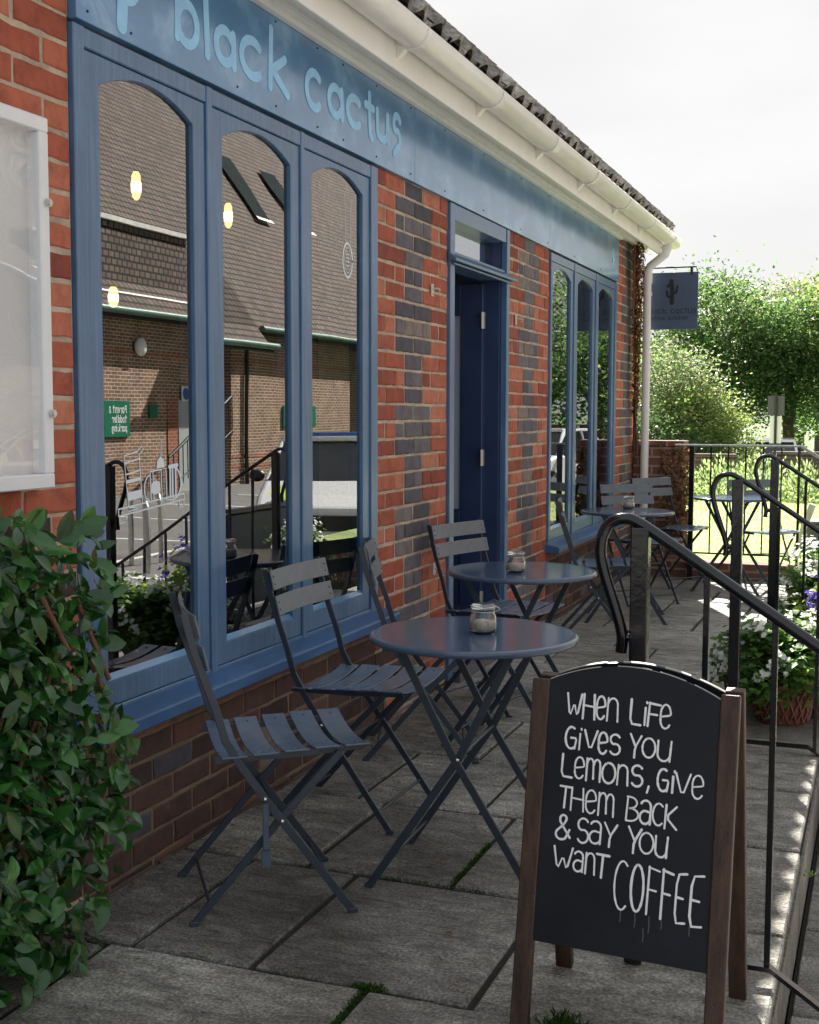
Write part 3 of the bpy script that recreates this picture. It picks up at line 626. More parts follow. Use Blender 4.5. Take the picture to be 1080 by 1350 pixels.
# piers with a blue-brick diaper column
def pier(y0, y1, ktop, kbot, zl):
    Wd = y1 - y0; u = Wd / 4
    for k in range(ktop, kbot):
        ph = (k - 1) % 6
        if ph < 3:      # wide band: two blue stretchers
            cuts = [y0 + u, y0 + 2 * u, y0 + 3 * u]
            if ph == 1: cuts = [y0 + .5 * u, y0 + u, y0 + 1.5 * u, y0 + 2.5 * u, y0 + 3 * u, y0 + 3.5 * u]
            lo, hi = y0 + u - .01, y0 + 3 * u + .01
        else:
            cuts = [y0 + .5 * u, y0 + 1.5 * u, y0 + 2.5 * u, y0 + 3.5 * u]
            if ph == 4: cuts = [y0 + 1.0 * u, y0 + 1.5 * u, y0 + 2 * u, y0 + 2.5 * u, y0 + 3 * u]
            if ph == 3: cuts = cuts[1:]
            lo, hi = y0 + 1.5 * u - .01, y0 + 2.5 * u + .01
        low = k > 26
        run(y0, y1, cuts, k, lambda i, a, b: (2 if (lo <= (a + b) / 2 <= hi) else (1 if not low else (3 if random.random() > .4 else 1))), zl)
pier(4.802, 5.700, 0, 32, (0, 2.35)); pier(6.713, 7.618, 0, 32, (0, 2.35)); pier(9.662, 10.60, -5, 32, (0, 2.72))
# mortar-faced wall mass behind the brick faces
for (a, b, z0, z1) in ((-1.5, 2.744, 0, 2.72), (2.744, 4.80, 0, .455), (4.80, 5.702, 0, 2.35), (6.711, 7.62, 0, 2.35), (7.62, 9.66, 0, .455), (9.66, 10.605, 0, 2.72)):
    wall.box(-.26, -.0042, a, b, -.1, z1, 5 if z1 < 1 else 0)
wall.box(-.26, -.008, 2.744, 9.66, 2.352, 2.72)
wall.box(-6.4, -6.2, -1.5, 10.6, -.5, 2.8); wall.box(-6.2, -.262, -1.5, -1.27, -.5, 2.8); wall.box(-6.2, -.262, 10.37, 10.6, -.5, 2.8)
# gable triangles
for y0, y1 in ((-1.5, -1.3), (10.4, 10.6)): wall.prism([(-6.38, 2.8), (-.02, 2.8), (-3.2, 5.72)], 'y', y0, y1)
wall.build("wall", [M['mortar'], M['brick'], M['blue_brick'], M['plinth_brick'], M['sill_brick'], M['mortar_shaded']], cafe)
# interior shell
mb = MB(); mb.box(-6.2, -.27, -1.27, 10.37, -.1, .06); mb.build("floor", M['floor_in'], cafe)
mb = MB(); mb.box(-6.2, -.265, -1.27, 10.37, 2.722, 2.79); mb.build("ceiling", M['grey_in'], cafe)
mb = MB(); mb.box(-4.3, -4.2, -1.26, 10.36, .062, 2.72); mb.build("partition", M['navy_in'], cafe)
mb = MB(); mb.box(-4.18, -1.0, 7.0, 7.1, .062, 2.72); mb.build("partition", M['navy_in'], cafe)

# windows
def window(y0, y1, glass, z_sill, ztop, decal=False):
    fr = MB(); xf = .012
    post = [y0]
    cas = []
    for i, (g0, g1) in enumerate(glass): cas.append((g0 - .068, g1 + .068))
    # outer frame: jambs, head, bottom rail, mullions
    fr.box(-.09, xf, y0, cas[0][0] - .003, z_sill, ztop); fr.box(-.09, xf, cas[-1][1] + .003, y1, z_sill, ztop)
    for a, b in zip(cas[:-1], cas[1:]): fr.box(-.09, xf, a[1] + .003, b[0] - .003, z_sill, ztop)
    for c in cas:
        fr.box(-.09, xf - .003, c[0] - .0025, c[1] + .0025, 2.286, ztop - .001); fr.box(-.09, xf - .003, c[0] - .0025, c[1] + .0025, z_sill + .001, z_sill + .022)
    win = fr.build("window", M['frame'], cafe, .003)
    for (g0, g1), (c0, c1) in zip(glass, cas):
        zb, zs, zc = .592, 2.205, 2.262; z0, z1 = z_sill + .024, 2.283
        n = 14; yc = (g0 + g1) / 2; hw = (g1 - g0) / 2
        inner = [(g0, zb), (g1, zb)] + [(g1 - 2 * hw * i / n, zs + (zc - zs) * (1 - (1 - 2 * i / n) ** 2)) for i in range(n + 1)]
        outer = [(c0, z0), (c1, z0)] + [(c1 + (c0 - c1) * i / n, z1) for i in range(n + 1)]
        m_ = len(inner); cm = MB(); xo, xi = .004, -.05
        vs = [(xo, *p) for p in outer] + [(xo, *p) for p in inner] + [(xi, *p) for p in inner] + [(xi, *p) for p in outer]
        fs = []
        for i in range(m_):
            k = (i + 1) % m_
            fs += [(i, k, m_ + k, m_ + i), (m_ + i, m_ + k, 2 * m_ + k, 2 * m_ + i), (2 * m_ + i, 2 * m_ + k, 3 * m_ + k, 3 * m_ + i), (3 * m_ + i, 3 * m_ + k, k, i)]
        cm.add(vs, fs); cm.build("casement", M['frame'], win, .002)
        bd = MB(); bd.prism([(-.0095, zb + .022), (-.0095, zb + .001), (.003, zb + .001), (.003, zb + .006)], 'y', g0 + .001, g1 - .001); bd.build("glazing_bead", M['fascia'], win)
        pm = MB(); pm.prism([(p[0], p[1]) for p in [(a - (yc - a) * -.0, b) for a, b in inner]], 'x', -.016, -.010); pm.build("pane", M['pane'], win)
    sl = MB(); ye = .055
    sl.prism([(-.05, z_sill - .045), (.092, z_sill - .045), (.092, z_sill - .006), (.08, z_sill - .001), (-.05, z_sill + .022)], 'y', y0 - .035, y1 + ye); sl.build("sill", M['sill'], win, .004)
    return win
GL1 = [(2.868, 3.350), (3.527, 4.010), (4.182, 4.657)]
win1 = window(2.748, 4.798, GL1, .502, 2.338)
GL2 = [(7.70, 8.18), (8.374, 8.84), (9.037, 9.52)]
win2 = window(7.624, 9.658, GL2, .502, 2.338)

# white pen drawing on the first pane: chair, teapot and cup on a shelf
st = Strokes((-.0098, 0, 0), (0, 1, 0), (0, 0, 1), (1, 0, 0), .0006)
ZM = lambda p: (p[0] + .012, 1.048 + (p[1] - 1.045) * .66)
def L(*pts, wd=.0045): st.stroke([ZM(p) for p in pts], wd)
L((2.935, 1.045), (3.285, 1.085)); L((2.935, 1.075), (3.285, 1.112)); L((2.935, 1.045), (2.935, 1.075)); L((3.285, 1.085), (3.285, 1.112))
L((2.94, 1.04), (2.94, 1.015), (2.97, 1.02), (2.97, 1.045)); L((3.255, 1.08), (3.255, 1.05), (3.28, 1.05), (3.28, 1.08))
L((2.985, 1.06), (3.06, 1.075), (2.99, 1.076)); L((3.28, 1.11), (3.17, 1.095), (3.22, 1.088))
L((2.985, 1.08), (2.965, 1.30), (3.03, 1.315), (3.055, 1.34), (3.062, 1.325), (3.04, 1.30), (3.055, 1.085)); L((2.97, 1.27), (3.045, 1.285)); L((2.975, 1.22), (3.045, 1.235))
st.poly([ZM(p) for p in ((2.975, 1.18), (3.045, 1.19), (3.045, 1.205), (2.974, 1.195))]); st.poly([ZM(p) for p in ((2.982, 1.105), (3.055, 1.115), (3.05, 1.15), (2.98, 1.142))])
for yy in (3.10, 3.115, 3.16, 3.185): L((yy, 1.09), (yy - .004, 1.225))
L((3.095, 1.225), (3.16, 1.23)); st.poly([ZM(p) for p in ((3.13, 1.235), (3.175, 1.24), (3.17, 1.275), (3.152, 1.29), (3.135, 1.27))]); L((3.155, 1.29), (3.157, 1.36), wd=.003)
st.poly([ZM(p) for p in ((3.10, 1.13), (3.125, 1.12), (3.15, 1.135), (3.148, 1.175), (3.125, 1.185), (3.102, 1.17))])
st.stroke([ZM(p) for p in arc(3.10, 1.15, .035, .06, 100, 260)], .005); st.stroke([ZM(p) for p in arc(3.215, 1.165, .05, .075, 80, -80)], .007)
for yy in (3.205, 3.218, 3.235): L((yy, 1.10), (yy, 1.235), wd=.009)
L((3.20, 1.24), (3.245, 1.245), wd=.012)
st.build("window_drawing", M['white_glass_line'], win1)
# hygiene badge on two threads in the third pane
st = Strokes((-.0098, 0, 0), (0, 1, 0), (0, 0, 1), (1, 0, 0), .0006)
st.stroke(arc(4.536, 1.935, .045, .066, 0, 360, 28), .010); st.stroke(arc(4.536, 1.935, .031, .048, 0, 360, 24), .003)
st.stroke([(4.51, 2.0), (4.508, 2.19)], .003); st.stroke([(4.562, 2.0), (4.565, 2.17)], .003)
for dz in (-.022, -.006, .010, .024): st.stroke([(4.522, 1.935 + dz), (4.55, 1.935 + dz)], .004)
st.build("window_badge", M['white_glass_line'], win1)

# fascia sign board
fb = MB(); fb.box(-.006, .02, 2.752, 5.2, 2.347, 2.705); fb.box(-.006, .02, 5.2025, 7.55, 2.347, 2.705); fb.box(-.006, .02, 7.5525, 9.66, 2.347, 2.705)
sc = fb
for y in (2.80, 3.0, 3.6, 3.87, 4.2, 4.43, 4.76, 5.15, 5.6, 6.2, 6.9, 7.5, 8.2, 9.0, 9.6):
    for z in (2.375, 2.655): sc.ball((.0205, y, z), .0042, 8, 4, 1)
fascia = fb.build("fascia", [M['fascia'], M['dark_metal']], cafe, .0015)
st = Strokes((.0205, 0, 0), (0, 1, 0), (0, 0, 1), (1, 0, 0), .0008)
for ch, a, b, z0, z1 in (('b', 3.237, 3.365, 2.425, 2.648), ('l', 3.385, 3.435, 2.425, 2.650), ('a2', 3.462, 3.585, 2.430, 2.528), ('c', 3.625, 3.762, 2.432, 2.545), ('k', 3.82, 3.955, 2.430, 2.620), ('c', 4.105, 4.225, 2.437, 2.560), ('a2', 4.295, 4.425, 2.450, 2.553), ('c', 4.465, 4.595, 2.450, 2.555), ('t', 4.645, 4.725, 2.438, 2.605), ('u', 4.763, 4.890, 2.455, 2.560), ('s2', 4.935, 5.025, 2.425, 2.585)):
    st.glyph(ch, a, b, z0, z1, .032, .05)
st.build("lettering", M['letter'], fascia)
st = Strokes((.0205, 0, 0), (0, 1, 0), (0, 0, 1), (1, 0, 0), .0008)
st.stroke(smooth_path([(2.955, 2.385), (2.965, 2.50), (2.972, 2.64)], 2), .05); st.stroke(smooth_path([(2.965, 2.455), (3.02, 2.47), (3.035, 2.53)], 2), .034); st.stroke(smooth_path([(2.965, 2.48), (2.91, 2.50), (2.90, 2.56)], 2), .034)
st.build("cactus_mark", M['letter'], fascia)
st = Strokes((.0205, 0, 0), (0, 1, 0), (0, 0, 1), (1, 0, 0), .0008)  # glare at the far end of the fascia, drawn as a small cactus
st.stroke([(9.44, 2.46), (9.45, 2.56)], .03); st.stroke(smooth_path([(9.445, 2.49), (9.49, 2.50), (9.50, 2.53)], 2), .02); st.stroke(smooth_path([(9.445, 2.505), (9.40, 2.515), (9.40, 2.54)], 2), .02)
st.build("cactus_mark", M['letter'], fascia)

# entrance: frame, transom, open leaf
df = MB()
df.box(-.02, .014, 5.704, 5.772, .02, 2.343); df.box(-.02, .014, 6.655, 6.709, .02, 2.343); df.box(-.13, .012, 5.772, 6.640, 2.268, 2.343)
df.box(-.13, .006, 5.772, 6.640, 2.062, 2.118)
df.prism([(.006, 2.068), (.048, 2.062), (.048, 2.076), (.006, 2.108)], 'y', 5.69, 6.76)
df.prism([(.006, 2.052), (.03, 2.048), (.03, 2.06), (.006, 2.068)], 'y', 5.72, 6.70)
dfo = df.build("door_frame", M['frame'], cafe, .003)
rv = MB(); rv.box(-.262, -.021, 5.704, 5.771, .02, 2.343); rv.box(-.262, -.021, 6.641, 6.709, .02, 2.343); rv.box(-.262, -.131, 5.772, 6.64, 2.27, 2.343); rv.box(-.128, -.022, 6.625, 6.6405, .02, 2.06); rv.build("door_lining", M['door'], dfo)
pm = MB(); pm.box(-.072, -.066, 5.772, 6.640, 2.118, 2.268); pm.build("transom_pane", pane_mat("transom_glass", 7.0), dfo)
th = MB(); th.box(-.30, .05, 5.772, 6.64, -.05, .055); th.build("threshold", mat("threshold_stone", (.12, .12, .12), .7, .2, 6, .3, 40), dfo)
dl = MB(); Y0d, Y1d = 6.590, 6.634
for a, b, z0, z1 in ((-.985, -.87, .075, 2.045), (-.232, -.105, .075, 2.045), (-.87, -.232, 1.875, 2.045), (-.87, -.232, .56, .80), (-.87, -.232, .075, .26)): dl.box(a, b, Y0d, Y1d, z0, z1)
dl.box(-.87, -.232, Y0d + .012, Y1d - .012, .26, .56)
door = dl.build("door", M['door'], cafe, .003)
pm = MB(); pm.box(-.869, -.233, Y0d + .016, Y0d + .022, .801, 1.874); pm.build("door_pane", mat("door_glass", (.40, .46, .58), .5), door)
for z in (1.845, 1.46, 1.09, .30):
    if z in (1.46,): continue
    hm = MB(); hm.box(-.104, -.1015, Y0d - .03, Y0d - .002, z - .045, z + .045); hm.box(-.1095, -.088, Y0d - .0035, Y0d - .0005, z - .045, z + .045); hm.tube([(-.103, Y0d - .006, z - .046), (-.103, Y0d - .006, z + .046)], .005, 8); hm.build("hinge", M['steel'], door)
hm = MB(); hm.tube([(-.93, Y0d, 1.05), (-.93, Y0d - .05, 1.05), (-.82, Y0d - .05, 1.05)], .009, 8); hm.build("handle", M['steel'], door)

# eaves: soffit, bargeboard, gutter
so = MB(); so.box(.0, .196, -1.6, 10.62, 2.706, 2.722); so.box(.021, .05, -1.6, 9.66, 2.668, 2.7055); so.box(.051, .075, -1.6, 10.6, 2.684, 2.7058); so.build("soffit", M['white_pvc'], cafe, .002)
bg = MB(); bg.box(.197, .216, -1.6, 10.68, 2.632, 2.842); bg.build("eaves_board", M['white_pvc'], cafe, .003)
roof = MB()
TILE, COURSE, SL = .19, .31, .925
th_ = math.atan(SL); ux, uz = -cos(th_), sin(th_); nx, nz = sin(th_), cos(th_)
EX, EZ = .285, 2.822
ny = int(12.45 / TILE * 8)
def prof(y):
    t = (y / TILE) % 1.0
    return .040 * max(0.0, sin(pi * (t / .62))) ** 1.3 if t < .62 else -.008 * sin(pi * (t - .62) / .38)
ncr = 15
for c in range(ncr):
    for ti in range(int(12.3 / TILE)):
        yb = -1.6 + ti * TILE; jz = random.uniform(-.004, .006); js = random.uniform(-.012, .012); sk = random.uniform(-.004, .004)
        m_ = 8; a0 = c * COURSE - .0 + js; a1 = a0 + COURSE + .05; vs = []
        for j in range(m_ + 1):
            y = yb + TILE * j / m_ + .0005; h = prof(TILE * j / m_ * .9999 ) + jz
            for (s_, lift) in ((a0, .004), (a0, .026), (a1, .002)):
                x = EX + ux * s_ + nx * (h + lift + .0); z = EZ + uz * s_ + nz * (h + lift)
                vs.append((x, y + sk * (s_ - a0) / COURSE, z))
        fs = []
        for j in range(m_):
            p = 3 * j; q = p + 3; fs += [(p, q, q + 1, p + 1), (p + 1, q + 1, q + 2, p + 2)]
        roof.add(vs, fs)
# under-felt, back slope and ridge
s_r = ncr * COURSE; rx, rzz = EX + ux * s_r, EZ + uz * s_r
roof.add([(EX - .02, -1.6, EZ - .02), (EX - .02, 10.68, EZ - .02), (rx, 10.68, rzz - .02), (rx, -1.6, rzz - .02)], [(0, 1, 2, 3)])
roof.add([(rx, -1.6, rzz), (rx, 10.68, rzz), (2 * rx - EX, 10.68, EZ), (2 * rx - EX, -1.6, EZ)], [(0, 1, 2, 3)])
roof.tube([(rx, -1.62, rzz), (rx, 10.70, rzz)], .11, 10)
ro = roof.build("roof", M['tile'], cafe)
# gutter (half round) with unions and brackets
gm = MB(); gc = (.278, 2.770); gr = .064; ns = 12
for (r0, r1) in ((gr, gr - .003),):
    ys = [-1.6, 10.66]; pr = [(gc[0] + gr * cos(pi + pi * i / ns), gc[1] + gr * sin(pi + pi * i / ns)) for i in range(ns + 1)]
    pin = [(gc[0] + r1 * cos(pi + pi * i / ns), gc[1] + .002 + r1 * sin(pi + pi * i / ns)) for i in range(ns, -1, -1)]
    P2 = pr + [(gc[0] + gr + .004, gc[1] + .006), (gc[0] + gr - .004, gc[1] + .006)] + pin[1:]
    gm.prism([(a, b) for a, b in P2], 'y', -1.6, 10.66, 0, False)
gut = gm.build("gutter", M['white_pvc'], cafe)
for p in gut.data.polygons: p.use_smooth = len(p.vertices) == 4
for i, y in enumerate([-.5, .5, 1.5, 2.5, 3.5, 4.5, 5.48, 6.5, 7.45, 8.45, 9.4, 10.33]):
    bm_ = MB(); wd = .075 if i in (7, 11) else .03; R2 = gr + .007
    pr = [(gc[0] + R2 * cos(pi + pi * j / 12), gc[1] + R2 * sin(pi + pi * j / 12)) for j in range(13)]; pi_ = [(gc[0] + (gr + .0005) * cos(pi + pi * j / 12), gc[1] + (gr + .0005) * sin(pi + pi * j / 12)) for j in range(12, -1, -1)]
    vs = []; fs = []; n13 = 13
    for yy in (y - wd / 2, y + wd / 2): vs += [(a, yy, b) for a, b in pr] + [(a, yy, b) for a, b in pi_]
    nn = 26
    for j in range(nn): fs.append((j, (j + 1) % nn, nn + (j + 1) % nn, nn + j))
    for j in range(12): fs += [(j, 25 - j, 24 - j, j + 1), (nn + j, nn + j + 1, nn + 24 - j, nn + 25 - j)]
    bm_.add(vs, fs); bm_.box(.2165, .232, y - .03, y + .03, 2.715, 2.79)
    bm_.prism([(.2165, 2.672), (.2165, 2.715), (.262, 2.715)], 'y', y - .016, y + .016)
    bm_.build("gutter_bracket", M['white_pvc'], gut)
# downpipe with swan neck
dp = MB(); px, py = .115, 10.36
dp.tube([(.268, py, 2.735), (.268, py, 2.66), (.255, py, 2.63), (.135, py, 2.54), (px, py, 2.50), (px, py, .02)], .034, 16)
dp.tube([(px, py, 2.49), (px, py, 2.40)], .041, 16); dp.tube([(.268, py, 2.735), (.268, py, 2.67)], .042, 16)
dpo = dp.build("downpipe", M['white_pipe'], cafe)
for z in (2.3, 1.35, .5):
    cl = MB(); cl.box(.0, .085, py - .012, py + .012, z, z + .03); cl.tube([(px, py, z), (px, py, z + .03)], .039, 16); cl.build("pipe_clip", M['white_pipe'], dpo)

# dried creeper on the corner
dc = thing("dried_creeper", "brown dried creeper hanging beside the white downpipe at the building corner", "climbing plant", (.03, 10.15, 1.3))
mb = MB()
for i in range(1250):
    t = random.random() ** .8; z = 1.42 * t; wd = .02 + .09 * t
    p = Vector((random.uniform(.0, .035 + .05 * t), .10 - .09 * t + random.gauss(0, wd * .5), z + random.uniform(-.03, .03)))
    mb.leaf(p, Vector((random.uniform(-.2, 1), random.uniform(-1, 1), random.uniform(-1.6, .2))), Vector((1, random.uniform(-.6, .6), random.uniform(-.3, .6))), random.uniform(.02, .045), random.uniform(.012, .025), 0, .4, .4)
mb.build("foliage", M['dry_leaf'], dc)
mb = MB()
for k in range(7): mb.tube([(.0 + .008 * k, .12 + random.uniform(-.03, .03), -.3), (.015, .1 + random.uniform(-.04, .04), .3), (.02, .03 + random.uniform(-.08, .08), .9), (.03, random.uniform(-.1, .1), 1.4)], .004, 6)
mb.build("stem", M['stick'], dc)

# hooks on the brick piers
for i, (y, z, lab) in enumerate(((5.475, 1.905, "small cream metal hook on the brick pier left of the door, at head height"), (6.87, 1.865, "small cream metal hook on the brick pier right of the door"), (5.515, .60, "small metal eye hook low on the brick pier beside the second table"))):
    hk = MB(); hk.box(.003, .007, y - .016, y + .016, z - .028, z + .028); hk.tube([(.006, y, z + .004), (.03, y, z + .006), (.036, y + .012, z + .002), (.03, y + .02, z - .012)], .0045, 8); hk.ball((.008, y, z + .018), .004, 6, 4); hk.ball((.008, y, z - .018), .004, 6, 4)
    tag(hk.build("wall_hook", mat("hook_cream" if i < 2 else "hook_zinc", (.62, .55, .45) if i < 2 else (.6, .6, .62), .4), None), lab, "hook", "hooks on the brick piers")

# hanging sign
hs = thing("hanging_sign", "square navy hanging sign with black cactus emblem past the white downpipe", "sign", (.075, 10.48, 2.03))
mb = MB(); mb.box(0, .435, -.009, .009, 0, .465); mb.build("panel", M['sign_navy'], hs, .002)
for a in (.03, .37): mb = MB(); mb.box(a, a + .02, -.013, .013, .44, .50); mb.build("clip", M['dark_metal'], hs)
mb = MB(); mb.tube([(-.08, 0, .507), (.42, 0, .507)], .007, 8); mb.box(-.09, -.078, -.04, .04, .44, .55); mb.tube([(-.08, 0, .30), (0, 0, .30)], .007, 8); mb.build("bracket", M['dark_metal'], hs)
st = Strokes((0, -.0095, 0), (1, 0, 0), (0, 0, 1), (0, -1, 0), .0006)
cx_ = .222; st.stroke(smooth_path([(cx_, .215), (cx_ + .004, .30), (cx_ - .004, .395)], 2), .034); st.stroke(smooth_path([(cx_, .262), (cx_ - .035, .27), (cx_ - .04, .31)], 2), .022); st.stroke(smooth_path([(cx_, .30), (cx_ + .035, .295), (cx_ + .045, .35)], 2), .020); st.stroke([(cx_ - .01, .375), (cx_ - .034, .352)], .024)
st.build("cactus_emblem", M['sign_black'], hs)
st = Strokes((0, -.0095, 0), (1, 0, 0), (0, 0, 1), (0, -1, 0), .0006)
x = .02
for ch, wd in (('b', .028), ('l', .012), ('ae', .03), ('c', .026), ('k', .028), (' ', .02), ('c', .028), ('ae', .03), ('c', .028), ('t', .02), ('u', .03), ('s2', .022)):
    hgt = .045 if ch in 'blkt' else .034
    if ch != ' ': st.glyph(ch, x, x + wd, .132 if ch != 's2' else .12, .132 + (hgt if ch != 'ae' else .045), .0052)
    x += wd + .009
x = .03
for ch, wd in (('c', .018), ('o', .02), ('f', .014), ('f', .014), ('ee', .02), ('ee', .02), (' ', .008), (' ', .008), ('k', .018), ('ie', .008), ('t', .014), ('c', .018), ('h', .018), ('ee', .02), ('ne', .018)):
    if ch != ' ': st.glyph(ch, x, x + wd, .078, .078 + (.022 if ch == 'c' else .032), .0042)
    x += wd + .0065
st.ball = None
st.poly([(.198, .092), (.203, .089), (.208, .092), (.203, .096)])
st.build("lettering", M['sign_black'], hs)

# notice board on the wall at far left
nb = thing("notice_board", "white framed notice case with glossy cover on the red brick wall", "notice board", (0, 2.0, 1.15))
mb = MB(); y0, y1, z0, z1 = -.20, .588, .0, .905; fwd = .036
for a, b, c, d in ((y0, y1, z0, z0 + fwd), (y0, y1, z1 - fwd, z1)): mb.box(.0045, .05, a, b, c, d)
mb.box(.0045, .0495, y0, y0 + fwd, z0 + fwd, z1 - fwd); mb.box(.0045, .0495, y1 - fwd, y1, z0 + fwd, z1 - fwd); mb.build("frame", M['alu'], nb, .003)
mb = MB(); mb.box(.006, .012, y0 + fwd, y1 - fwd, z0 + fwd, z1 - fwd); mb.build("backing", M['paper'], nb)
mb = MB()
ny_, nz_ = 16, 30
for i in range(ny_ + 1):
    for j in range(nz_ + 1):
        yy = y0 + fwd + (y1 - y0 - 2 * fwd) * i / ny_; zz = z0 + fwd + (z1 - z0 - 2 * fwd) * j / nz_
        mb.v.append((.040 + .0018 * sin(9 * yy + 7 * zz) + .0012 * sin(17 * zz - 5 * yy), yy, zz))
for i in range(ny_):
    for j in range(nz_):
        a = i * (nz_ + 1) + j; mb.f.append((a, a + nz_ + 1, a + nz_ + 2, a + 1)); mb.mi.append(0); mb.sm.append(True)
mb.build("cover", M['pane_acrylic'], nb)
for z in (.70, .185):
    mb = MB(); mb.tube([(.049, y1 - .012, z), (.060, y1 - .012, z)], .010, 12); mb.tube([(.060, y1 - .012, z), (.063, y1 - .012, z)], .007, 12); mb.build("lock", M['steel'], nb)

# pendant lamps inside
def pendant(x, y, z, label, h=.14):
    t = thing("pendant_lamp", label, "lamp", (x, y, z), 0, "filament lamps behind the window")
    mb = MB(); mb.tube([(0, 0, h * .62), (0, 0, 2.72 - z)], .003, 6); mb.lathe([(.003, h * .86), (.018, h * .85), (.018, h * .5), (.014, h * .48)], 12); mb.build("cord", M['dark_metal'], t)
    mb = MB(); mb.lathe([(.012, h * .5), (.022, h * .35), (.024, -.01), (.02, -h * .38), (.008, -h * .5), (0, -h * .5)], 14); mb.build("bulb", M['bulb'], t)
    mb = MB(); mb.lathe([(.0, h * .30), (.016, h * .28), (.0255, h * .1), (.0262, -.02 * h), (.0245, -h * .24), (.012, -h * .34), (0, -h * .36)], 12); mb.build("filament", M['bulb_core'], t)
pendant(-1.5, 5.34, 2.45, "glowing filament lamp behind the first pane, highest in the window")
pendant(-1.5, 6.26, 2.44, "glowing filament lamp behind the middle pane of the near window")
pendant(-1.5, 5.13, 1.89, "small glowing lamp low behind the first pane over the green gutter reflection", .10)
pendant(-.7, 6.35, 2.04, "glowing bulb added in the doorway for the lamp reflected in the door glass", .10)  # added bulb, stands in for a lamp mirrored in the door glass

# ================================================================== BISTRO FURNITURE
def make_chair(label):
    t = thing("folding_chair", label, "chair", (0, 0, 0), 0, "slate folding bistro chairs")
    A = [(-.005, .828), (.018, .735), (.045, .655), (.072, .58), (.098, .49), (.135, .425), (.198, .331), (.243, .268), (.435, .004)]
    B = [(.405, .437), (.33, .36), (.243, .268), (.012, .004)]
    for s in (1, -1):
        mb = MB(); mb.flatbar(A, s * .196, .021, .008); mb.box(.422, .448, s * .196 - .006, s * .196 + .006, 0, .012)
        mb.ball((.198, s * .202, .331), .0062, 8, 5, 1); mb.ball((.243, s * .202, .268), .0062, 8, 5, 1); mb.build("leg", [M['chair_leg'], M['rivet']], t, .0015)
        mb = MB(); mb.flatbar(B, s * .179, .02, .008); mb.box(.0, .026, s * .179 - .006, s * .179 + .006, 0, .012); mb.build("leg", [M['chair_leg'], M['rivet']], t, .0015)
    mb = MB(); xs = [.088 + .0815 * i for i in range(5)]
    for i, x0 in enumerate(xs):
        x1 = x0 + .066; n = 10; vs = []; zt = .449 + .004 * i if i < 4 else .462
        for j in range(n + 1):
            y = -.203 + .406 * j / n; q = 1 - (2 * y / .406) ** 2; z = zt - .021 * q
            for (x, zz) in ((x0, z), (x1, z + .001), (x1, z - .004), (x0, z - .005)): vs.append((x, y, zz))
        fs = [(3, 2, 1, 0), (4 * n, 4 * n + 1, 4 * n + 2, 4 * n + 3)]
        for j in range(n):
            p = 4 * j; q = p + 4
            for e in range(4): fs.append((p + e, p + (e + 1) % 4, q + (e + 1) % 4, q + e))
        mb.add(vs, fs)
        for s in (1, -1): mb.ball((x0 + .036, s * .172, zt - .0045), .004, 6, 4, 0)
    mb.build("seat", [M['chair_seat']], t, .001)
    for s in (1, -1):
        mb = MB(); mb.flatbar([(.075, .434), (.30, .437), (.47, .447)], s * .168, .016, .006); mb.build("seat_rail", M['chair_leg'], t)
    mb = MB()
    for zc, hh in ((.794, .062), (.712, .062)):
        n = 10; vs = []
        lean = .28
        for j in range(n + 1):
            y = -.212 + .424 * j / n; bow = -.016 * (1 - (2 * y / .424) ** 2)
            xb = .016 + (.828 - zc) * .24 + bow
            for (dx, dz) in ((-.0, -hh / 2), (.006, -hh / 2), (.006, hh / 2), (0, hh / 2)): vs.append((xb + dx - dz * .24, y, zc + dz))
        fs = [(0, 1, 2, 3), (4 * n + 3, 4 * n + 2, 4 * n + 1, 4 * n)]
        for j in range(n):
            p = 4 * j; q = p + 4
            for e in range(4): fs.append((p + e, q + e, q + (e + 1) % 4, p + (e + 1) % 4))
        mb.add(vs, fs)
        for s in (1, -1):
            for dz in (-.012, .012): mb.ball((.026 + (.828 - zc) * .24 - dz * .24 - .006, s * .195, zc + dz), .0045, 6, 4, 0)
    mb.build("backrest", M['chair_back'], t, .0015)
    for a, b, z in ((.39, .194, .062), (.055, .178, .052), (.243, .195, .268)):
        mb = MB(); mb.tube([(a, -b, z), (a, b, z)], .005, 8); mb.build("stretcher", M['chair_leg'], t)
    return t
CH = "slate folding bistro chairs"
chair0 = make_chair("nearest slate folding chair, seen side-on beside the leafy trellis")
yaw1 = radians(36.3)
chair0.location = (.222, 2.882, 0); chair0.rotation_euler = (0, 0, yaw1)
mb = MB(); mb.box(.191, .205, -.217, -.2065, .20, .322); mb.box(.186, .210, -.2205, -.2075, .155, .198); mb.build("hanging_tag", M['chair'], chair0)
def chair(x, y, deg, label):
    r = chair0.copy(); COL.objects.link(r); r.location = (x, y, 0); r.rotation_euler = (0, 0, radians(deg)); r['label'] = label
    for ch in list(chair0.children):
        if ch.name.startswith("hanging_tag"): continue
        c = ch.copy(); COL.objects.link(c); c.parent = r
    return r
chair(.115, 3.79, 0, "slate folding chair behind the nearest one, back against the blue window sill")
chair(.082, 4.50, 19, "slate folding chair seen edge-on at the end of the near window's blue sill")
chair(.11, 5.50, -16, "slate folding chair in front of the open doorway")
chair(.175, 7.20, 14, "slate folding chair beside the brick pier, left of the far window")
chair(.225, 8.98, -50, "slate folding chair behind the third table with its jar")
chair(.235, 9.93, -35, "slate folding chair in front of the white downpipe and low brick pier")
chair(1.02, 10.0, -62, "slate folding chair at the railing behind the farthest table")

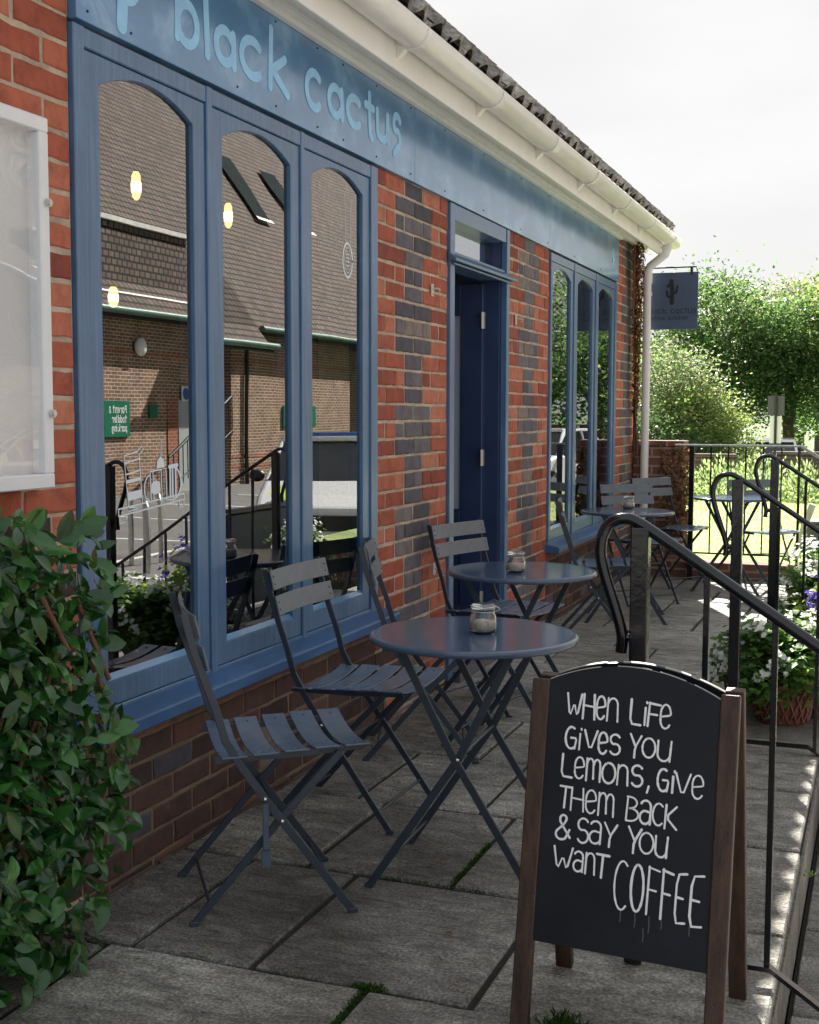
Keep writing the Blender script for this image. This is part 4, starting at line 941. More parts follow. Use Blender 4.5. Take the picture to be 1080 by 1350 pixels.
def make_table(label):
    t = thing("bistro_table", label, "table", (0, 0, 0), 0, "round slate bistro tables")
    mb = MB(); mb.lathe([(0, .7095), (.28, .7095), (.293, .709), (.299, .706), (.3005, .700), (.299, .693), (.295, .690), (.293, .6935), (.29, .704), (0, .704)], 72); mb.build("tabletop", M['table'], t)
    for s in (1, -1):
        mb = MB(); mb.flatbar([(-.155, .69), (.0, .395), (.245, .004)], s * .204, .022, .008); mb.box(.232, .258, s * .204 - .006, s * .204 + .006, 0, .012); mb.ball((.012, s * .213 , .395), .006, 8, 5, 1); mb.build("leg", [M['chair_leg'], M['rivet']], t, .0015)
        mb = MB(); mb.flatbar([(.155, .69), (.012, .395), (-.25, .004)], s * .193, .022, .008); mb.box(-.263, -.237, s * .193 - .006, s * .193 + .006, 0, .012); mb.build("leg", [M['chair_leg'], M['rivet']], t, .0015)
    for a, b, z in ((.20, .202, .075), (-.20, .19, .075), (.012, .2, .395)):
        mb = MB(); mb.tube([(a, -b, z), (a, b, z)], .005, 8); mb.build("stretcher", M['chair_leg'], t)
    mb = MB()
    for x in (-.155, .155): mb.box(x - .012, x + .012, -.20, .20, .680, .703)
    for s in (-1, 1): mb.box(-.20, .20, s * .10 - .009, s * .10 + .009, .6815, .7035)
    mb.build("top_bearer", M['chair_leg'], t, .001)
    return t
T1 = (.900, 3.366); T2 = (.635, 4.805); T3 = (.437, 8.0); T4 = (.927, 9.62)
tb = make_table("nearest round slate table with a sugar jar, beside the chalkboard"); tb.location = (*T1, 0); tb.rotation_euler = (0, 0, radians(3))
dup(tb, (*T2, 0), radians(-4), "second round slate table with a sugar jar, in front of the doorway")
dup(tb, (*T3, 0), radians(12), "third round slate table with a jar, in front of the far window")
dup(tb, (*T4, 0), radians(-8), "farthest round slate table without a jar, by the back railing")
def make_jar(label):
    t = thing("sugar_jar", label, "jar", (0, 0, 0), 0, "glass sugar jars on the tables")
    mb = MB(); mb.lathe([(0, .0), (.030, .0), (.036, .004), (.0385, .015), (.0385, .04), (.036, .053), (.031, .061), (.031, .066), (.0285, .066), (.0285, .060), (.0335, .052), (.036, .04), (.036, .016), (.032, .006), (0, .005)], 32); mb.build("jar_body", M['jar'], t)
    mb = MB(); mb.lathe([(0, .0065), (.030, .0072), (.0348, .016), (.0350, .034), (.02, .038), (0, .040)], 24); mb.build("brown_sugar", M['jar_fill'], t)
    mb = MB(); mb.lathe([(.0, .070), (.029, .070), (.034, .0705), (.035, .075), (.035, .081), (.032, .0835), (0, .083)], 32); mb.build("lid", M['jar'], t)
    mb = MB(); mb.tube([(.0325 * cos(a), .0325 * sin(a), .0635) for a in [2 * pi * i / 24 for i in range(25)]], .0015, 6); mb.tube([(.0365 * cos(a), .0365 * sin(a), .078) for a in [2 * pi * i / 24 for i in range(25)]], .0012, 6); mb.tube([(.034, .0, .063), (.048, 0, .068), (.046, 0, .072), (.036, 0, .078)], .0014, 6); mb.build("wire_bail", M['steel'], t)
    return t
j1 = make_jar("glass clip-top jar of brown sugar on the nearest table"); j1.location = (.926, 3.372, .7097); j1.rotation_euler = (0, 0, .3)
dup(j1, (.635, 4.715, .7097), 1.2, "glass clip-top jar on the second table, in front of the doorway")
dup(j1, (.41, 8.18, .7097), 2.2, "glass clip-top jar on the third table by the far window")

# ================================================================== CHALKBOARD A-FRAME
ab = thing("chalkboard_sign", "black A-frame chalkboard with dark wooden legs and white hand lettering about lemons and coffee", "chalkboard", (1.493, 2.686, 0), radians(-2.12))
HB, DB, TB = .745, .18, .03
sl = sqrt(HB ** 2 + (DB - TB) ** 2)
def frame_mx(front):
    s = -1 if front else 1
    O = Vector((0, s * DB, 0)); V = Vector((0, s * (TB - DB), HB)).normalized(); U = Vector((1, 0, 0)); Nn = U.cross(V)      # Nn points to -y
    if not front: Nn = Nn
    return Matrix(((U.x, V.x, Nn.x, O.x), (U.y, V.y, Nn.y, O.y), (U.z, V.z, Nn.z, O.z), (0, 0, 0, 1)))
for front in (True, False):
    mx = frame_mx(front)
    for s in (-1, 1):
        mb = MB(); a, b = (-.222, -.182) if s < 0 else (.190, .230); mb.box(min(a, b), max(a, b), .0, sl + .004, -.012, .012, 0, mx); mb.build("leg", M['wood'], ab, .003, 2)
    pl = MB(); n = 20; zf = .004 if front else -.004
    arcp = [(.1895 - .371 * i / n, .752 + .012 * i / n + .046 * (1 - (1 - 2 * i / n) ** 2)) for i in range(n + 1)]
    poly = [(-.1815, .199), (.1895, .193)] + arcp
    m_ = len(poly); vs = [mx @ Vector((u, v, zf - .004)) for u, v in poly] + [mx @ Vector((u, v, zf + .004)) for u, v in poly]
    pl.add(vs, [tuple(range(m_ - 1, -1, -1)), tuple(range(m_, 2 * m_))] + [(i, (i + 1) % m_, m_ + (i + 1) % m_, m_ + i) for i in range(m_)])
    po = pl.build("panel", M['chalkboard'], ab)
    eb = MB(); vs = []; fs = []
    for (u, v) in arcp:
        for (dz, dv) in ((-.0038, .0), (.0038, .0), (.0038, .0022), (-.0038, .0022)): vs.append(mx @ Vector((u, v + dv, zf + dz)))
    for i in range(n):
        p = 4 * i; q = p + 4
        if i in (12, 13, 7, 3): continue
        for e in range(4): fs.append((p + e, q + e, q + (e + 1) % 4, p + (e + 1) % 4))
    eb.add(vs, fs); eb.build("worn_edge", M['wood_edge'], po)
    if front:
        Om = mx @ Vector((0, 0, zf + .004)); R3 = mx.to_3x3()
        st = Strokes(Om, R3 @ Vector((1, 0, 0)), R3 @ Vector((0, 1, 0)), R3 @ Vector((0, 0, 1)), .0005)
        TXT = [('W', -0.14, -0.1077, 0.6864, 0.7368), ('H', -0.1037, -0.0777, 0.685, 0.7382), ('e', -0.0744, -0.0542, 0.687, 0.7366), ('n', -0.0499, -0.0261, 0.685, 0.7354), ('L', 0.0009, 0.0237, 0.6827, 0.7364), ('i', 0.0292, 0.0382, 0.684, 0.7343), ('F', 0.0392, 0.065, 0.6826, 0.7327), ('e', 0.0652, 0.0884, 0.681, 0.7314), ('G', -0.1393, -0.114, 0.6173, 0.6644), ('i', -0.1101, -0.1019, 0.6174, 0.6634), ('V', -0.0963, -0.0682, 0.6159, 0.6606), ('e', -0.0654, -0.0447, 0.6137, 0.6594), ('s', -0.0399, -0.0168, 0.6148, 0.6576), ('Y', 0.0045, 0.028, 0.613, 0.6624), ('O', 0.0311, 0.0589, 0.6162, 0.6572), ('U', 0.0634, 0.0926, 0.6125, 0.6546), ('L', -0.143, -0.1194, 0.5553, 0.6042), ('e', -0.1144, -0.0924, 0.5554, 0.6012), ('m', -0.0875, -0.0564, 0.553, 0.6016), ('O', -0.0529, -0.0237, 0.5524, 0.5957), ('n', -0.0189, 0.004, 0.5522, 0.5952), ('s', 0.0113, 0.0359, 0.5531, 0.5973), (',', 0.0448, 0.0517, 0.5478, 0.5566), ('G', 0.067, 0.0912, 0.5496, 0.5963), ('i', 0.0962, 0.1055, 0.549, 0.5947), ('V', 0.1059, 0.1366, 0.5427, 0.591), ('e', 0.14, 0.1645, 0.5425, 0.5906), ('T', -0.1431, -0.118, 0.4893, 0.5352), ('H', -0.1176, -0.0895, 0.486, 0.5345), ('e', -0.0855, -0.0613, 0.4844, 0.5335), ('m', -0.0563, -0.0226, 0.4827, 0.5316), ('B', 0.0045, 0.0307, 0.4799, 0.5298), ('a', 0.0336, 0.058, 0.4771, 0.526), ('c', 0.0611, 0.0841, 0.4773, 0.5233), ('K', 0.0876, 0.1125, 0.4734, 0.5227), ('&', -0.1481, -0.1152, 0.4213, 0.4736), ('s', -0.0991, -0.0743, 0.4198, 0.4718), ('a', -0.0725, -0.0463, 0.422, 0.4693), ('Y', -0.0398, -0.0124, 0.4191, 0.4691), ('Y', 0.0126, 0.04, 0.4138, 0.4674), ('O', 0.0371, 0.0666, 0.416, 0.4595), ('U', 0.0703, 0.0964, 0.4128, 0.4557), ('W', -0.1476, -0.1063, 0.3573, 0.4056), ('a', -0.1035, -0.0816, 0.3585, 0.4008), ('n', -0.0765, -0.0562, 0.3563, 0.4016), ('T', -0.0527, -0.0255, 0.3529, 0.4013), ('C', -0.0116, 0.019, 0.2928, 0.3944), ('O', 0.0245, 0.051, 0.2941, 0.3911), ('F', 0.0595, 0.0835, 0.2922, 0.3911), ('F', 0.0895, 0.1125, 0.287, 0.3893), ('E', 0.1185, 0.1405, 0.2833, 0.3859), ('E', 0.149, 0.1755, 0.2812, 0.3865)]
        for g, u0, u1, v0, v1 in TXT: st.glyph(g, u0, u1, v0, v1, .0046 * random.uniform(.86, 1.12), .16)
        st.build("lettering", M['chalk'], po)
        st = Strokes(Om, R3 @ Vector((1, 0, 0)), R3 @ Vector((0, 1, 0)), R3 @ Vector((0, 0, 1)), .0003)
        for u, v0, v1 in ((.0045, .29, .268), (.036, .29, .262), (.066, .288, .255), (.092, .283, .266), (.15, .28, .262), (.055, .262, .235)): st.stroke([(u, v0), (u + .001, (v0 + v1) / 2), (u, v1)], .0022)
        st.build("chalk_drip", M['chalk_dust'], po)
mb = MB(); mb.box(-.18, .18, -.024, .024, .71, .722); mb.build("hinge_rail", M['wood'], ab)

# ================================================================== HANDRAILS
def handrail(X, Y, z, label, n_b, end=1.25, kink=.32, rr=.0145):
    t = thing("handrail", label, "handrail", (X, Y, 0), 0, "black handrails down the steps")
    mb = MB(); mb.box(-.021, .021, -.021, .021, 0, z + .002); mb.build("post", M['rail'], t, .003)
    # tube rail with crook
    loop = [(-.048, -.325), (-.044, -.285), (-.052, -.25), (-.072, -.19), (-.095, -.125), (-.108, -.075), (-.106, -.03), (-.09, .004), (-.062, .022), (-.028, .024), (.0, .010), (.05, -.022), (.12, -.068)]
    for _ in range(2): loop = smooth_path(loop, 1)
    pts = [(a * (.9 if a < 0 else 1), 0, z + b * (.93 if a < 0 else 1)) for a, b in loop] + [(a, 0, z - .068 - (a - .12) * .66) for a in (.3, .6, .9, end)]
    mb = MB(); mb.tube(pts, rr, 14); mb.tube([(-.042, 0, z - .265), (-.021, 0, z - .265)], .010, 8); mb.build("rail", M['rail'], t)
    mb = MB(); bz = lambda a: .035 if a < kink else .035 - (a - kink) * .66
    mb.prism([(.021, .029), (kink, .029), (end, bz(end) - .006), (end, bz(end) + .006), (kink, .041), (.021, .041)], 'y', -.013, .013); mb.build("bottom_rail", M['rail'], t)
    for i in range(1, n_b + 1):
        a = .157 * i; zt = z - .068 - (a - .12) * .66 - .012
        mb = MB(); mb.box(a - .007, a + .007, -.007, .007, bz(a) + .004, zt); mb.build("baluster", M['rail'], t, .001)
    mb = MB(); mb.box(end - .021, end + .021, -.021, .021, -.47, z - .068 - (end - .12) * .66 + .005); mb.build("post", M['rail'], t, .003)
    return t
handrail(1.45, 2.955, 1.066, "black metal handrail with a crook end, nearest, behind the chalkboard", 7)
handrail(1.45, 5.03, 1.078, "black metal handrail with a crook end, middle of three, in front of the white flowers", 7, kink=.29, rr=.0105)
handrail(1.45, 6.76, 1.096, "black metal handrail with a crook end, farthest of three, by the farthest table", 7, kink=.29, rr=.0105)
# back railing
br = thing("back_railing", "black metal railing with thin bars along the lawn edge", "railing", (0, 10.15, 0))
mb = MB(); mb.box(.40, 1.37, -.02, .02, 1.075, 1.09); mb.tube([(1.37, 0, 1.0825), (1.52, 0, .99), (2.2, 0, .56)], .012, 8); mb.build("top_rail", M['rail_pale'], br, .002)
mb = MB(); mb.box(.42, 1.37, -.012, .012, .21, .222); mb.build("bottom_rail", M['rail'], br)
for x, q in ((.535, .02), (1.36, .010)):
    mb = MB(); mb.box(x - q, x + q, -q, q, .0, 1.075); mb.build("post", M['rail'], br, .002)
for x in (.685, .82, .955, 1.09, 1.228):
    mb = MB(); mb.box(x - .006, x + .006, -.006, .006, .222, 1.075); mb.build("baluster", M['rail'], br)
# kerb and low pier at the end of the terrace
mb = MB(); mb.box(.005, 3.2, 10.185, 10.42, -.2, .135); tag(mb.build("brick_edging", M['wall_brick'], None, .008), "low brick edging between the terrace and the lawn", "kerb wall")
pr_ = thing("brick_pier", "low brick pier with dried creeper between downpipe and railing", "pier", (.28, 10.535, 0))
mb = MB(); mb.box(-.27, .14, -.11, .11, -.3, 1.06); mb.build("shaft", M['wall_brick'], pr_, .004)
mb = MB(); mb.box(-.272, .155, -.125, .125, 1.062, 1.11); mb.build("coping", M['wall_brick'], pr_, .006)
mb = MB()
for i in range(650):
    t = random.random(); p = Vector((.16 - .20 * random.random() ** 2, -.125 - .02 * random.random(), .35 + .72 * t))
    if random.random() < .3: p = Vector((.165, random.uniform(-.1, .1), .05 + 1.0 * t))
    mb.leaf(p, Vector((random.uniform(-1, 1), -.5, random.uniform(-1.5, .3))), Vector((.3, -1, .2)), random.uniform(.02, .045), random.uniform(.015, .028), 0, .4, .3)
mb.build("dried_creeper", M['dry_leaf'], pr_)

# ================================================================== PLANTS NEAR THE TERRACE
def rnd_dir(zmin=-1, zmax=1):
    a = random.uniform(0, 2 * pi); z = random.uniform(zmin, zmax); r = sqrt(max(0, 1 - min(1, z * z))); return Vector((r * cos(a), r * sin(a), z))
# leafy trellis
tr = thing("leafy_trellis", "dense glossy laurel-leaf trellis screen against the wall below the notice case", "hedge", (0, 2.2, 0))
mb = MB()
for i in range(46):
    y = random.uniform(-.9, .48); z = random.uniform(0, 1.0); sg = 1 if i % 2 else -1; Lh = random.uniform(.25, .5)
    y2 = y + Lh * .55
    if y2 > .42 or z + Lh * .9 > 1.0: continue
    mb.tube([(.13 + .02 * (i % 2), y, z + (Lh if sg < 0 else 0) * .9), (.135 + .02 * (i % 2), y2, z + (0 if sg < 0 else Lh) * .9)], .0065, 7)
for (y, z, y2, z2) in ((.25, .90, .37, .68), (.30, .74, .43, .52), (.32, .60, .45, .38), (.10, .95, .21, .78), (.38, .50, .42, .60)):
    mb.tube([(.205, y, z), (.21, y2, z2)], .0062, 8)
mb.build("trellis", M['stick'], tr)
mb = MB()
def edge_y(z): return (.28 + .18 * min(1, max(0, (1.1 - z) / .6)) + .025 * sin(z * 9)) - (.28 * (.30 - z) / .30 if z < .30 else 0)
cnt = 0
while cnt < 4300:
    z = random.uniform(.03, 1.10); y = random.uniform(-1.0, edge_y(z)); x = random.uniform(.03, .22) + (.03 if z < .7 else 0) * random.random()
    if z > 1.02 and random.random() < .4: continue
    near = y > edge_y(z) - .10
    d = Vector((random.uniform(.1, 1), random.uniform(-1, .25 if near else 1), random.uniform(-.9, .7))); nr = Vector((random.uniform(.3, 1), random.uniform(-.4, .4), random.uniform(.2, 1)))
    Lf = random.choice((random.uniform(.03, .055), random.uniform(.045, .072), random.uniform(.055, .085))); mb.leaf2(Vector((x, y, z)), d, nr, Lf, Lf * random.uniform(.36, .54), (2 if random.random() < .008 else 1) if random.random() < .05 else 0, random.uniform(.05, .45), random.uniform(-.1, .9), random.uniform(-.5, .5)); cnt += 1
for i in range(1300):
    z = random.uniform(.0, 1.06); y = random.uniform(-1.0, edge_y(z) - .04); Lf = random.uniform(.05, .09)
    mb.leaf2(Vector((random.uniform(.015, .09), y, z)), Vector((random.uniform(.1, .6), random.uniform(-1, 1), random.uniform(-1, 1))), Vector((1, random.uniform(-.5, .5), random.uniform(-.2, .6))), Lf, Lf * .55, 0, .2, .4, 0)
for (y, z) in ((-.05, 1.10), (.30, 1.08), (.10, 1.10), (.22, 1.07), (.34, 1.0), (.38, .93), (.40, .58), (.44, .50), (.38, .34), (.37, .80)):
    for k in range(3): mb.leaf2(Vector((.2, y - .03, z - .03)), Vector((.3, random.uniform(-.2, 1), random.uniform(-.4, 1))), Vector((1, 0, .5)), .085, .045, 0, .2, .2)
mb.build("foliage", [M['laurel'], M['laurel_pale'], M['dry_leaf']], tr)

def flower_pot(loc, label, r=.17, spread=(.3, .3, .3), leaves=1500, blooms=26, lmat='geranium', petal='petal', seed=1):
    random.seed(seed)
    t = thing("flower_planter", label, "planter", loc, 0, "planters of flowers by the steps")
    mb = MB(); mb.lathe([(0, 0), (r * .78, 0), (r * .82, .01), (r, .16), (r * 1.03, .165), (r * 1.03, .18), (r * .95, .18), (r * .93, .15)], 28)
    for i in range(20):
        for s in (1, -1):
            a0 = 2 * pi * i / 20; pts = []
            for k in range(5):
                q = k / 4; rr = r * (.82 + .18 * q) + .006; a = a0 + s * q * .5; pts.append((rr * cos(a), rr * sin(a), .012 + .145 * q))
            mb.tube(pts, .005, 5)
    mb.build("basket", M['wicker'], t)
    mb = MB(); mb.disc(r * .93, .15, 24); mb.build("soil", M['soil'], t)
    mb = MB(); c = Vector((0, 0, .16))
    hub = []
    for i in range(26): d = rnd_dir(-.1, 1); hub.append(c + Vector((d.x * spread[0], d.y * spread[1], d.z * spread[2])) * random.uniform(.35, 1))
    for i in range(leaves):
        h = random.choice(hub); p = h + Vector((random.gauss(0, .045), random.gauss(0, .045), random.gauss(0, .04)))
        if p.z < .03: p.z = .03 + random.random() * .05
        mb.leaf(p, rnd_dir(-.5, .6), Vector((random.uniform(-.6, .6), random.uniform(-.6, .6), 1)), random.uniform(.025, .05), random.uniform(.022, .045), 0, .15, .2)
    mb.build("foliage", M[lmat], t)
    mb = MB()
    for i in range(22): h = random.choice(hub); mb.tube([(h.x * .25, h.y * .25, .15), (h.x * .6, h.y * .6, .15 + (h.z - .15) * .7), tuple(h)], .003, 5)
    mb.build("stem", M['geranium'], t)
    mb = MB()
    for i in range(blooms):
        d = rnd_dir(.05, 1); p = c + Vector((d.x * spread[0], d.y * spread[1], d.z * spread[2])) * random.uniform(.98, 1.2); nb_ = random.randint(5, 10)
        for k in range(nb_):
            q = p + Vector((random.gauss(0, .018), random.gauss(0, .018), random.gauss(0, .014))); n_ = (d + rnd_dir() * .5).normalized(); tx = n_.orthogonal().normalized()
            for a in range(5):
                dd = Matrix.Rotation(2 * pi * a / 5, 3, n_) @ tx; mb.card(q, dd + n_ * .25, n_, .014, .013)
    mb.build("blossom", M[petal], t)
    random.seed(seed + 100)
    return t
flower_pot((1.60, 5.58, 0), "terracotta basket planter of white flowers and lime leaves beside the middle handrail", .13, (.27, .24, .30), 2100, 40, 'geranium', 'petal', 3)
flower_pot((1.42, 5.98, 0), "white geranium planter behind the middle handrail post", .12, (.14, .2, .14), 1100, 26, 'geranium', 'petal', 4)
flower_pot((1.62, 7.45, 0), "bushy planter with white geraniums below the farthest handrail", .15, (.20, .26, .46), 1800, 44, 'geranium', 'petal', 5)
flower_pot((1.80, 6.35, 0), "lime leaved planter with purple flowers at the right edge", .14, (.18, .22, .40), 1500, 34, 'lime_leaf', 'petal_purple', 6)
flower_pot((1.74, 5.75, 0), "lime leaved trailing planter at the terrace edge", .11, (.2, .2, .27), 1500, 10, 'lime_leaf', 'petal', 8)
random.seed(21)

# ================================================================== BEYOND THE LAWN
def blob_tree(name, label, cat, loc, trunk_h, trunk_r, blobs, nleaf, lsize, lmat, group=None, seed=1, droop=0.0, extra=None):
    random.seed(seed)
    if loc[2] < -.8: blobs = [(a, b, c + .55, d, e, f) for a, b, c, d, e, f in blobs]; trunk_h += .55
    t = thing(name, label, cat, loc, 0, group)
    mb = MB(); mats = [M[lmat]] + ([M[extra]] if extra else [])
    tot = sum(b[3] * b[4] * b[5] for b in blobs)
    for (cx, cy, cz, rx, ry, rz) in blobs:
        n = int(nleaf * rx * ry * rz / tot); ncl = max(10, int(n / 45)); cl = []
        for i in range(ncl):
            d = rnd_dir(-.75, 1); q = random.uniform(.45, 1.05) ** .6; cl.append((Vector((cx + d.x * rx * q, cy + d.y * ry * q, cz + d.z * rz * q)), d, random.uniform(.6, 1.4)))
        for i in range(n):
            p0, d, sz = random.choice(cl); sg = .13 * (rx + rz) * sz
            p = p0 + Vector((random.gauss(0, sg), random.gauss(0, sg), random.gauss(0, sg * .75)))
            if p.z < .05: p.z = .05
            dr = (rnd_dir(-.6, .6) + d * .6 + Vector((0, 0, -droop))).normalized()
            mb.card(p, dr, rnd_dir(-.2, 1), lsize * random.uniform(.7, 1.5), lsize * random.uniform(.4, .7), (1 if extra and random.random() < .35 else 0))
    mb.build("crown", mats, t)
    mb = MB(); top = max(b[2] for b in blobs)
    mb.tube([(0, 0, -.05), (.03, 0, trunk_h * .5), (-.04, .03, trunk_h), (0, 0, top)], trunk_r, 10, 0, True, True, [trunk_r * 1.25, trunk_r, trunk_r * .8, trunk_r * .3])
    for (cx, cy, cz, rx, ry, rz) in blobs:
        mb.tube([(0, 0, trunk_h * .85), (cx * .5, cy * .5, (trunk_h + cz) / 2), (cx, cy, cz + rz * .3)], trunk_r * .4, 7, 0, True, True, [trunk_r * .5, trunk_r * .35, trunk_r * .12])
        for k in range(4):
            d = rnd_dir(-.2, 1); mb.tube([(cx * .7, cy * .7, cz * .8 + trunk_h * .1), (cx + d.x * rx * .8, cy + d.y * ry * .8, cz + d.z * rz * .8)], trunk_r * .15, 5)
    mb.build("trunk", M['bark'], t)
    return t
G_ = "trees beyond the lawn"
z0 = -.45; ZL = -1.0
blob_tree("shrub_tree", "pale yellow-green rounded shrub tree behind the sign post", "tree", (-1.72, 27, z0), .8, .10, [(0, 0, 1.45, .85, .8, .85), (-.45, .2, 1.0, .8, .8, .8), (.35, 0, .9, .75, .7, .75)], 15000, .075, 'tree_yellow', G_, 11, 0, 'tree_mid')
blob_tree("shrub_tree", "greyish airy shrub tree below the hanging sign", "tree", (-2.55, 27.6, z0), .9, .10, [(0, 0, 2.3, .95, .8, .95), (.5, 0, 1.6, .8, .8, .8)], 12000, .075, 'tree_grey', G_, 12, 0, 'tree_mid')
blob_tree("shrub_tree", "dark green dense shrub beside the downpipe, under the grey shrub tree", "tree", (-2.75, 25.6, z0), .6, .10, [(0, 0, 1.0, .9, .8, .85), (-.9, 0, 1.1, .9, .8, .95), (.75, .3, .75, .7, .7, .65)], 14000, .075, 'tree_dark', G_, 13)
blob_tree("broad_tree", "tall mid-green tree directly right of the hanging sign", "tree", (-2.9, 38, ZL), 1.6, .2, [(0, 0, 4.4, 1.35, 1.3, 1.5), (-.9, .3, 3.3, 1.2, 1.2, 1.3), (.9, 0, 3.4, 1.2, 1.2, 1.3), (.2, -.2, 2.4, 1.5, 1.2, 1.2)], 20000, .12, 'tree_mid', G_, 14, 0, 'tree_dark')
blob_tree("broad_tree", "dark green tree behind the pale rounded shrub", "tree", (-.75, 39, ZL), 1.5, .2, [(0, 0, 3.9, 1.2, 1.2, 1.2), (.3, 0, 2.6, 1.4, 1.2, 1.4), (-.6, 0, 3.1, 1.1, 1.1, 1.2)], 17000, .12, 'tree_mid', G_, 15, 0, 'tree_dark')
blob_tree("willow_tree", "yellow-green willow at the right edge of the photo", "tree", (1.15, 40, ZL), 2.2, .25, [(0, 0, 4.9, 1.5, 1.4, 1.4), (-.7, 0, 4.0, 1.1, 1.1, 1.5), (.9, 0, 3.8, 1.4, 1.2, 1.8), (-.2, 0, 2.9, 1.2, 1.2, 1.2)], 21000, .13, 'tree_yellow', G_, 16, .8, 'tree_mid')
blob_tree("broad_tree", "hazy grey-green tree top between the mid-green tree and the willow", "tree", (-2.0, 62, ZL), 3, .3, [(0, 0, 6.3, 1.8, 1.8, 1.7), (-2.6, 0, 5.6, 1.8, 1.8, 1.8), (2.2, 0, 5.6, 2.0, 1.8, 2.2)], 14000, .2, 'tree_grey', G_, 17)
blob_tree("broad_tree", "shadowy dark tree under the willow at the right edge", "tree", (1.5, 47, ZL), 1.0, .25, [(0, 0, 2.6, 2.0, 1.5, 1.9), (-1.6, 0, 2.2, 1.5, 1.3, 1.7), (1.8, 0, 2.6, 1.8, 1.3, 2.0)], 15000, .15, 'tree_mid', G_, 18)
blob_tree("broad_tree", "large dark tree behind the building corner", "tree", (-8.5, 40, ZL), 2, .3, [(0, 0, 4.4, 2.6, 2, 2.4), (2.4, 0, 3.0, 2.2, 1.8, 2.2), (-2, 0, 3.2, 2.2, 1.8, 2.2)], 12000, .18, 'tree_dark', G_, 19)
# trees across the car park, outside the frame, mirrored in the far window
RG = "trees across the car park seen in the window reflection"
for i, (x, y, s, lm, ex, lab) in enumerate(((5.2, 36, 1.0, 'tree_mid', 'tree_dark', "round green tree mirrored in the first pane of the far window"), (7.6, 44, 1.5, 'tree_dark', 'tree_mid', "large dark tree mirrored in the middle pane of the far window"), (3.4, 33, .7, 'tree_yellow', 'tree_mid', "small yellow-green tree mirrored low in the far window"), (6.4, 52, 1.7, 'tree_mid', 'tree_yellow', "tall tree mirrored in the last pane of the far window"), (10.5, 47, 1.5, 'tree_dark', 'tree_mid', "dark tree at the end of the car park, right of the reflected trees"))):
    blob_tree("broad_tree", lab, "tree", (x, y, -.47 if y < 29 else -1.0), 1.3 * s, .18 * s, [(0, 0, 3.3 * s, 1.5 * s, 1.4 * s, 1.5 * s), (.9 * s, 0, 2.4 * s, 1.3 * s, 1.2 * s, 1.3 * s), (-.9 * s, 0, 2.3 * s, 1.3 * s, 1.2 * s, 1.3 * s)], 7000, .16, lm, RG, 30 + i, 0, ex)
random.seed(50)
# pale flowering shrubs at the end of the lawn
for i, (x, y, s) in enumerate(((-1.55, 18.3, .9), (-.85, 18.1, 1.0), (-.25, 18.4, 1.1), (.35, 18.6, 1.15), (.95, 18.2, 1.0), (1.7, 18.6, 1.1))):
    random.seed(60 + i); mbs = MB()
    t = thing("flowering_shrub", ["pale flowering shrub nearest the brick pier at the lawn's end", "pale flowering shrub second from the brick pier at the lawn's end", "pale flowering shrub left of the white van, beyond the lawn", "pale flowering shrub below the white van, beyond the lawn", "pale flowering shrub right of the white van, beyond the lawn", "pale flowering shrub at the right edge beyond the lawn"][i], "shrub", (x, y, .11), 0, "pale shrubs along the lawn's end")
    for k in range(900):
        d = rnd_dir(-.1, 1); q = random.uniform(.3, 1); p = Vector((d.x * .48 * s * q, d.y * .4 * s * q, abs(d.z) * .50 * s * q + .02))
        if random.random() < .3: p.z += random.uniform(0, .14)
        mbs.card(p, (d + Vector((0, 0, .8)) + rnd_dir() * .5), rnd_dir(), random.uniform(.04, .09), random.uniform(.02, .04), 0)
    mbs.build("foliage", M['shrub_pale'], t)
    mbs = MB()
    for k in range(7): d = rnd_dir(.2, 1); mbs.tube([(0, 0, -.02), (d.x * .15 * s, d.y * .15 * s, .2 * s), (d.x * .35 * s, d.y * .3 * s, .42 * s)], .006, 5)
    mbs.build("stem", M['bark'], t)
random.seed(70)
mb = MB(); mb.box(-9, -.66, 24.0, 24.25, -.6, .50); mb.box(-9.02, -.65, 23.97, 24.28, .502, .57); tag(mb.build("boundary_wall", M['far_brick'], None, .01), "dark brick boundary wall behind the pale shrubs, left of the white van", "wall")
mb = MB(); mb.box(.02, 3.6, 24.0, 24.25, -.6, .56); mb.box(.0, 3.62, 23.97, 24.28, .562, .63); tag(mb.build("boundary_wall", M['far_brick'], None, .01), "dark brick boundary wall right of the white van, behind the pale shrubs", "wall")
mb = MB(); mb.box(-1.2, 14, 62.0, 62.3, -1.6, .75); tag(mb.build("boundary_wall", M['far_brick'], None, .01), "far dark brick wall behind the parked vehicles at the right", "wall")
gb = thing("storage_box", "dark box with a pale slab leaning on it, at the lawn's edge on the right", "box", (1.46, 11.5, .115))
mb = MB(); mb.box(-.15, .45, -.15, .2, 0, .26); mb.box(-.17, .47, -.17, .22, .262, .285); mb.build("body", mat("grey_box", (.10, .115, .11), .7, .2, 6), gb, .008)
mb = MB(); mb.prism([(-.22, .0), (-.17, .0), (-.02, .43), (-.075, .45)], 'y', -.28, -.20); mb.build("leaning_slab", mat("pale_slab", (.42, .42, .40), .8, .2, 9), gb, .006)
# signpost seen from behind
sp = thing("signpost", "grey car park sign seen from behind on a thin dark post", "sign", (.125, 23.2, -.45))
mb = MB(); mb.tube([(0, 0, 0), (0, 0, 2.12)], .024, 10); mb.build("post", M['dark_metal'], sp)
mb = MB(); mb.box(-.145, .145, .03, .045, 1.75, 2.10); mb.build("sign_plate", mat("sign_back_grey", (.07, .08, .09), .5, .1, 4), sp)
mb = MB(); mb.box(-.10, .10, .03, .045, 1.25, 1.735); mb.build("lower_plate", M['sign_white'], sp)

